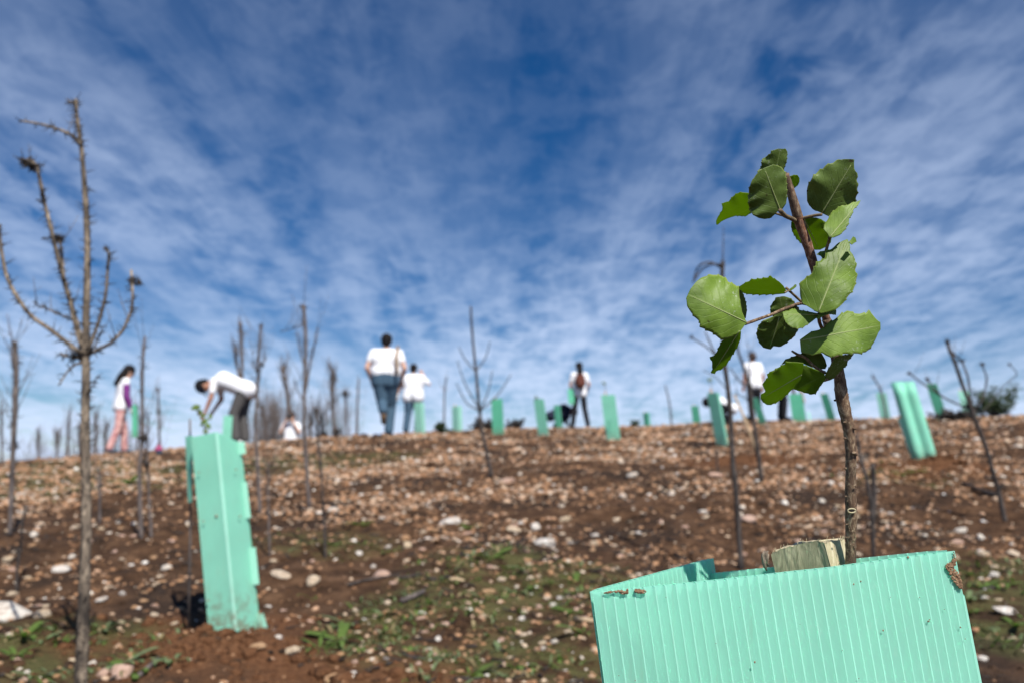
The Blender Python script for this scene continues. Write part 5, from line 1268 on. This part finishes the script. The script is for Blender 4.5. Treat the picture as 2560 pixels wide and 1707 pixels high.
def person(label, loc, H, rotz, pose, top='white', legs='jeans', skin='skin', hair='short', hairm='hair', shoes='shoe', sleeve=0.55, glove=None, wide=1.0, sleevem=None, untucked=True, capm=None):
    J = {k: Vector(v) for k, v in {**STAND, **pose}.items()}
    s = H / 1.72
    J = {k: v * s for k, v in J.items()}
    t = thing('person', label, 'person', loc, 'people planting trees on the hill'); t.rotation_euler = (0, 0, rotz)
    X1 = Vector((1, 0, 0)); w = wide * s
    up = (J['neck'] - J['pelvis']).normalized(); hu = (J['head'] - J['neck']).normalized()
    fwd = up.cross(X1) * -1; fwd = X1.cross(up) * 1.0
    fwd = up.cross(X1); fwd = -fwd if fwd.y < 0 and abs(fwd.y) > 0.3 else fwd
    hf = pose.get('look'); hf = Vector(hf).normalized() if hf else Vector((0, 1, 0))
    hf = (hf - hu * hf.dot(hu)).normalized()
    def limb(m, a, b, c, ra, rb, rc, g=0.0, end=1.0):
        m.cap(a, ra + g, b, rb + g)
        if end > 0: m.cap(b, rb + g, b.lerp(c, end), rb + (rc - rb) * end + g)
    def torso(m, g=0.0, low=0.0):
        p, c, n = J['pelvis'], J['chest'], J['neck']
        for sg in (-1, 1):
            o1, o2, o3 = X1 * sg * .080 * w, X1 * sg * .068 * w, X1 * sg * .088 * w
            wst = p.lerp(c, 0.45)
            m.cap(p + o1 - up * low, .108 * w + g, wst + o2, .096 * w + g); m.cap(wst + o2, .096 * w + g, c + o3, .108 * w + g)
            m.cap(c + o3, .100 * w + g, J['shL' if sg < 0 else 'shR'] - X1 * sg * .02 * s, .062 * s + g)
            m.cap(c.lerp(n, .6), .075 * s + g, J['shL' if sg < 0 else 'shR'] - X1 * sg * .02 * s, .056 * s + g)
        m.cap(p, .10 * w + g, c, .105 * w + g)
    # body, one continuous surface
    b = MB(); torso(b)
    b.cap(J['neck'] - up * .05 * s, .058 * s, J['neck'].lerp(J['head'], .5), .052 * s)
    hm = Matrix((X1, hu.cross(X1), hu)).transposed()
    b.ell(J['head'] + hu * .02 * s, (.082 * s, .100 * s, .118 * s), 14, 10, hm)
    b.ell(J['head'] + hf * .035 * s - hu * .05 * s, (.055 * s, .055 * s, .06 * s), 10, 8)
    b.ell(J['head'] + hf * .100 * s - hu * .012 * s, (.014 * s, .02 * s, .022 * s), 8, 6)
    sd = hu.cross(hf)
    for sg in (-1, 1): b.ell(J['head'] + sd * sg * .078 * s, (.014 * s, .02 * s, .03 * s), 8, 6)
    for q in 'LR':
        limb(b, J['sh' + q], J['el' + q], J['wr' + q], .050 * s, .040 * s, .028 * s)
        d = (J['wr' + q] - J['el' + q]).normalized(); c = J['wr' + q] + d * .055 * s
        ax = d.cross(Vector((0, 1, 0.2))).normalized(); nn = d.cross(ax)
        b.cap(J['wr' + q], .027 * s, c, .032 * s)
        for k in range(4):
            o0 = c + ax * (k - 1.5) * .020 * s; L = (.070, .082, .078, .060)[k] * s
            b.cap(o0 + d * .015 * s, .0105 * s, o0 + d * L * .6 + nn * .012 * s, .010 * s); b.cap(o0 + d * L * .6 + nn * .012 * s, .010 * s, o0 + d * L * .95 + nn * .034 * s, .009 * s)
        b.cap(J['wr' + q] + d * .03 * s + ax * .025 * s, .012 * s, c + ax * .055 * s + d * .02 * s, .010 * s)
        limb(b, J['hip' + q], J['kn' + q], J['an' + q], .080 * w, .052 * s, .038 * s)
        b.cap(J['an' + q], .036 * s, J['to' + q], .030 * s)
    remesh(b, 'body', 0.0105, M[skin], t, 3)
    # shirt
    m = MB(); torso(m, .014 * s, .05 * s if untucked else -0.03 * s)
    for q in 'LR':
        e = J['sh' + q].lerp(J['el' + q], min(1, sleeve * 1.0)); m.cap(J['sh' + q], .064 * s, e, .060 * s)
        if sleeve > 1: m.cap(J['el' + q], .054 * s, J['el' + q].lerp(J['wr' + q], sleeve - 1), .046 * s)
    remesh(m, 'shirt', 0.014, M[top], t, 5)
    if sleevem:
        m = MB()
        for q in 'LR':
            m.cap(J['sh' + q].lerp(J['el' + q], .30), .066 * s, J['el' + q], .064 * s); m.cap(J['el' + q], .064 * s, J['wr' + q], .048 * s)
        remesh(m, 'sleeves', 0.013, M[sleevem], t, 3)
    m = MB()
    for sg, q in ((-1, 'L'), (1, 'R')):
        m.cap(J['pelvis'] + X1 * sg * .072 * w + up * .03 * s, .112 * w, J['hip' + q] + Vector((0, 0, 0)), .104 * w)
        limb(m, J['hip' + q], J['kn' + q], J['an' + q] + Vector((0, 0, .02 * s)), .094 * w, .074 * (s + w) / 2, .068 * (s + w) / 2)
    m.cap(J['pelvis'], .11 * w, (J['hipL'] + J['hipR']) / 2, .10 * w)
    remesh(m, 'trousers', 0.014, M[legs], t, 4)
    for q in 'LR':
        m = MB(); m.cap(J['an' + q] - Vector((0, 0, .03 * s)), .052 * s, J['to' + q], .042 * s); m.cap(J['an' + q] + Vector((0, 0, .03 * s)), .052 * s, J['an' + q], .055 * s)
        m.build('shoe', M[shoes], t, loc=(0, 0, 0))
    # hair
    m = MB(); back = -hf
    if hair != 'none':
        m.ell(J['head'] + hu * .045 * s + back * .014 * s, (.100 * s, .116 * s, .104 * s), 14, 10, hm)
        m.ell(J['head'] + hu * .0 * s + back * .045 * s, (.094 * s, .074 * s, .095 * s), 12, 8, hm)
        if hair == 'long':
            m.cap(J['head'] + back * .05 * s, .085 * s, J['head'] + back * .085 * s - hu * .16 * s, .080 * s); m.cap(J['head'] + back * .085 * s - hu * .16 * s, .078 * s, J['head'] + back * .11 * s - hu * .30 * s, .05 * s)
        if hair == 'bun': m.ell(J['head'] + back * .10 * s + hu * .05 * s, .05 * s, 10, 8)
        remesh(m, 'hair', 0.011, M[hairm], t, 3)
    if capm:
        m = MB(); m.ell(J['head'] + hu * .055 * s, (.096 * s, .110 * s, .085 * s), 14, 10, hm); m.cap(J['head'] + hf * .09 * s + hu * .05 * s - sd * .05 * s, .016 * s, J['head'] + hf * .17 * s + hu * .035 * s, .014 * s); m.cap(J['head'] + hf * .09 * s + hu * .05 * s + sd * .05 * s, .016 * s, J['head'] + hf * .17 * s + hu * .035 * s, .014 * s)
        remesh(m, 'cap', 0.011, M[capm], t, 2)
    for sg in (-1, 1):
        m = MB(); m.ell(J['head'] + hf * .088 * s + sd * sg * .032 * s + hu * .012 * s, .011 * s, 8, 6); m.build('eye', M['phone'], t, loc=(0, 0, 0))
    for q in (glove or ''):
        m = MB(); d = (J['wr' + q] - J['el' + q]).normalized(); m.cap(J['wr' + q] - d * .03 * s, .044 * s, J['wr' + q] + d * .08 * s, .052 * s); m.ell(J['wr' + q] + d * .12 * s, .045 * s); remesh(m, 'glove', 0.012, M['white'], t, 2)
    t['joints'] = 0; del t['joints']
    return t, J, s

# walker in jeans, seen from behind
Yw = 13.3
pw, J, s = person('broad person in white t-shirt and blue jeans walking uphill, strap on right shoulder', at(957, Yw), 1.72, R(4),
    dict(elL=(-.31, -.05, 1.15), wrL=(-.24, .12, .96), elR=(.32, -.04, 1.15), wrR=(.26, .12, .96), pelvis=(0, 0, 1.06), shL=(-.225, 0, 1.41), shR=(.225, 0, 1.41), hipL=(-.10, 0, .92), hipR=(.10, 0, .92), knL=(-.05, .05, .56), anL=(.01, -.34, .40), toL=(.02, -.33, .23), knR=(.09, .16, .52), anR=(.07, .10, .10), toR=(.08, .25, .06), look=(0, 1, 0)),
    'white', 'jeans', 'skin', 'short', 'hair', 'shoe', 0.5, None, 1.34, None, False)
m = MB(); m.tube([Vector((.21, -.21, 1.02)) * s, Vector((.20, -.215, 1.15)) * s, Vector((.19, -.20, 1.32)) * s, Vector((.20, -.10, 1.50)) * s, Vector((.20, .08, 1.49)) * s, Vector((.19, .18, 1.3)) * s], .024, 8)
o = m.mesh('bag_strap', M['tanbag']); sb = link('shoulder_strap', o, None, pw.location); sb.rotation_euler = pw.rotation_euler; tag(sb, 'tan bag strap over the right shoulder of the broad walker in jeans', 'strap')
# person with phone, from behind
person('person in white t-shirt and light jeans with right hand raised to the ear', at(1028, 19.3), 1.68, R(-6),
    dict(shL=(-.22, 0, 1.40), shR=(.22, 0, 1.40), elR=(.40, .02, 1.22), wrR=(.22, .08, 1.48), elL=(-.33, -.03, 1.14), wrL=(-.40, .02, .94), knL=(-.12, .02, .50), anL=(-.15, -.04, .09), toL=(-.16, .12, .04), knR=(.12, .12, .52), anR=(.12, .02, .10), toR=(.13, .18, .05)), 'white', 'jeans', 'skin', 'short', 'hair', 'shoe', 0.8, 'L', 1.48)
# bending person
Yb = 13.2
person('person in dark cap, white t-shirt and grey trousers bending over to plant', at(583, Yb), 1.74, R(97),
    dict(pelvis=(0, -.12, .90), chest=(0, .22, 1.04), neck=(0, .42, 1.02), head=(0, .545, .96), shL=(-.17, .35, 1.01), shR=(.17, .35, 1.01), elL=(-.19, .38, .74), wrL=(-.15, .47, .50), elR=(.19, .30, .76), wrR=(.13, .42, .54),
         hipL=(-.10, -.10, .85), knL=(-.11, .03, .48), anL=(-.12, -.03, .09), toL=(-.13, .12, .04), hipR=(.10, -.10, .85), knR=(.11, -.06, .48), anR=(.11, -.13, .09), toR=(.13, .02, .04), look=(0, .7, -.7)), 'white', 'grey', 'skin_tan', 'short', 'hair', 'white', 0.6, None, 1.26, None, True, 'navy')
# person in pink trousers
Yg = 14.2
pg_, J, s = person('long-haired person in white t-shirt over purple sleeves and pink patterned trousers', at(285, Yg), 1.60, R(-52),
    dict(chest=(0, .03, 1.29), neck=(0, .06, 1.46), head=(0, .11, 1.59), shL=(-.17, .04, 1.39), shR=(.17, .04, 1.39), elR=(.20, .06, 1.10), wrR=(.19, .16, .88), elL=(-.20, .05, 1.10), wrL=(-.18, .13, .90), knL=(-.10, .12, .52), anL=(-.10, .16, .10), toL=(-.11, .31, .05), knR=(.10, -.02, .50), anR=(.10, -.14, .10), toR=(.11, .0, .04), look=(0, 1, -.5)),
    'white', 'pinkprint', 'skin', 'long', 'hair', 'jeans_dark', 0.28, 'R', 0.95, 'purple')
m = at(322, Yg - 0.1)
tg = thing('tree_guard', 'dark green rolled guard carried by the person in pink trousers', 'tree guard', m + Vector((0, 0, 0.28)))
sheet('panel', m + Vector((-.05, 0, .86)), m + Vector((.06, -.02, .86)), m + Vector((.0, 0, .28)), m + Vector((.10, -.02, .28)), M['plastic_deep'], tg, 0, 0, None, 0.004, 3, M['web'], CAM)
sheet('panel', m + Vector((.06, .0, .86)), m + Vector((.0, .07, .86)), m + Vector((.10, .0, .28)), m + Vector((.05, .07, .28)), M['plastic_deep'], tg, 0, 0, None, 0.004, 3, M['web'], CAM)
# the one taking a photo, facing the camera beyond the crest
Yp = 20.3
pb = at(722, Yp)
pp_, J, s = person('person in white t-shirt facing this way with a camera raised to the face', pb, 1.66, R(180),
    dict(elL=(-.25, .12, 1.18), wrL=(-.09, .20, 1.48), elR=(.25, .12, 1.18), wrR=(.09, .20, 1.48)), 'white', 'black', 'skin', 'short', 'hair_brown', 'shoe', 0.65)
cm = MB(); cm.add([Vector((a * .075, .20 + b_ * .03, 1.56 + c * .05)) * s for a in (-1, 1) for b_ in (-1, 1) for c in (-1, 1)], [(0, 1, 3, 2), (4, 6, 7, 5), (0, 4, 5, 1), (2, 3, 7, 6), (0, 2, 6, 4), (1, 5, 7, 3)])
cm.tube([Vector((0, .23, 1.56)) * s, Vector((0, .30, 1.56)) * s], .03, 12)
co = link('camera_body', cm.mesh('camera_body', M['phone'], False), None, pb); co.rotation_euler = pp_.rotation_euler; tag(co, 'black camera held up by the person facing this way', 'camera')
# backpack
Yk = 20.0
pk, J, s = person('long-haired person in white t-shirt and black leggings wearing a brown backpack', at(1452, Yk), 1.64, R(10),
    dict(elR=(.27, .02, 1.14), wrR=(.24, .16, .98), elL=(-.24, .04, 1.12), wrL=(-.14, .22, 1.0), knL=(-.13, .03, .50), anL=(-.20, -.02, .09), toL=(-.22, .12, .04), knR=(.13, .0, .5), anR=(.20, -.05, .09), toR=(.22, .1, .04)),
    'white', 'black', 'skin', 'long', 'hair', 'black', 0.6, 'R', 0.97)
m = MB(); m.ell((-.03, -.20, 1.20), (.15, .10, .20), 14, 10); m.ell((-.03, -.27, 1.13), (.11, .06, .11), 12, 8)
for sg in (-1, 1): m.tube([Vector((sg * .10, -.12, 1.34)), Vector((sg * .12, 0, 1.47)), Vector((sg * .13, .10, 1.36)), Vector((sg * .15, .02, 1.12))], .022, 8)
o = link('backpack', m.mesh('backpack', M['brownbag']), None, pk.location); o.rotation_euler = pk.rotation_euler; o.scale = (s, s, s); tag(o, 'dark brown backpack on the back of the person in black leggings', 'backpack')
m = at(1432, Yk - 0.1)
tg = thing('tree_guard', 'folded green guard held under the arm of the person with the backpack', 'tree guard', m + Vector((0, 0, 0.55)))
sheet('panel', m + Vector((-.10, 0, .98)), m + Vector((.06, 0, .98)), m + Vector((-.08, 0, .60)), m + Vector((.06, 0, .60)), M['plastic_deep'], tg, 0, 0, None, 0.004, 3, M['web'], CAM)
# crouching by the backpack person
person('crouching person in dark navy clothes with white glove beside the backpack wearer', at(1400, 20.6), 1.70, R(-75),
    dict(pelvis=(0, -.22, .38), chest=(0, .10, .58), neck=(0, .26, .56), head=(0, .36, .50), shL=(-.17, .2, .56), shR=(.17, .2, .56), elL=(-.2, .22, .3), wrL=(-.12, .30, .16), elR=(.2, .16, .32), wrR=(.12, .02, .26),
         hipL=(-.10, -.22, .34), knL=(-.16, .14, .42), anL=(-.13, -.08, .09), toL=(-.14, .08, .04), hipR=(.10, -.22, .34), knR=(.16, .14, .42), anR=(.13, -.08, .09), toR=(.14, .08, .04), look=(0, .5, -.8)), 'navy', 'navy', 'skin_tan', 'short', 'hair_brown', 'black', 1.8, 'R')
# crouching behind the wide guard
person('crouching person in white t-shirt mostly hidden behind the wide flat guard', at(1812, 17.5), 1.66, R(80),
    dict(pelvis=(0, -.20, .32), chest=(0, .04, .46), neck=(0, .17, .48), head=(0, .28, .46), shL=(-.17, .10, .46), shR=(.17, .10, .46), elL=(-.2, .14, .3), wrL=(-.12, .20, .16), elR=(.2, .14, .3), wrR=(.12, .20, .16),
         hipL=(-.10, -.20, .30), knL=(-.16, .12, .38), anL=(-.12, -.08, .09), toL=(-.13, .08, .04), hipR=(.10, -.20, .30), knR=(.16, .12, .38), anR=(.12, -.08, .09), toR=(.13, .08, .04), look=(0, .8, -.5)), 'white', 'black', 'skin', 'short', 'hair', 'black', 0.6)
# the two behind the sapling
person('person in white t-shirt standing with the back turned, left of the sapling stem', at(1897, 19.5), 1.70, R(8), dict(knL=(-.1, .02, .5)), 'white', 'black', 'skin_tan', 'short', 'hair_brown', 'black', 0.6, None, 1.12)
person('person in black trousers almost hidden behind the sunlit torn leaf', at(1966, 18.6), 1.62, R(-82), dict(pelvis=(0, -.02, .93), chest=(0, .24, 1.02), neck=(0, .40, 1.0), head=(0, .50, .96), shL=(-.17, .33, 1.0), shR=(.17, .33, 1.0), elL=(-.19, .42, .75), wrL=(-.14, .50, .55), elR=(.19, .42, .75), wrR=(.13, .50, .55), hipL=(-.10, -.02, .9), hipR=(.10, -.02, .9), look=(0, .7, -.7)), 'white', 'black', 'skin', 'short', 'hair', 'black', 0.6)
# guard being planted by the bending person, and a pink bag
m = at(563, 13.0)
tg = thing('tree_guard', 'narrow mint guard in the hands of the bending person', 'tree guard', m)
for a, b_ in (((-.07, -.05), (.08, -.05)), ((.08, -.05), (.0, .08)), ((.0, .08), (-.07, -.05))):
    sheet('panel', m + Vector((a[0], a[1], .50)), m + Vector((b_[0], b_[1], .50)), m + Vector((a[0], a[1], -.02)), m + Vector((b_[0], b_[1], -.02)), M['plastic'], tg, 0, 0, None, 0.004, 3, M['web'], m + Vector(((a[0] + b_[0]) * 9, (a[1] + b_[1]) * 9, 0.2)))
b = at(392, 10.8)
m = MB(); m.ell(b + Vector((0, 0, .07)), (.055, .05, .05), 12, 8); m.tube([b + Vector((-.03, 0, .10)), b + Vector((-.02, 0, .15)), b + Vector((.02, 0, .15)), b + Vector((.03, 0, .10))], .006, 6)
bag = thing('bag', 'small pink and blue bag on the ground left of the tabbed guard', 'bag', b)
m.build('pouch', M['pinkbag'], bag); m = MB(); m.ell(b + Vector((.02, -.02, .03)), (.05, .04, .035), 12, 8); m.build('pouch', M['jeans_dark'], bag)
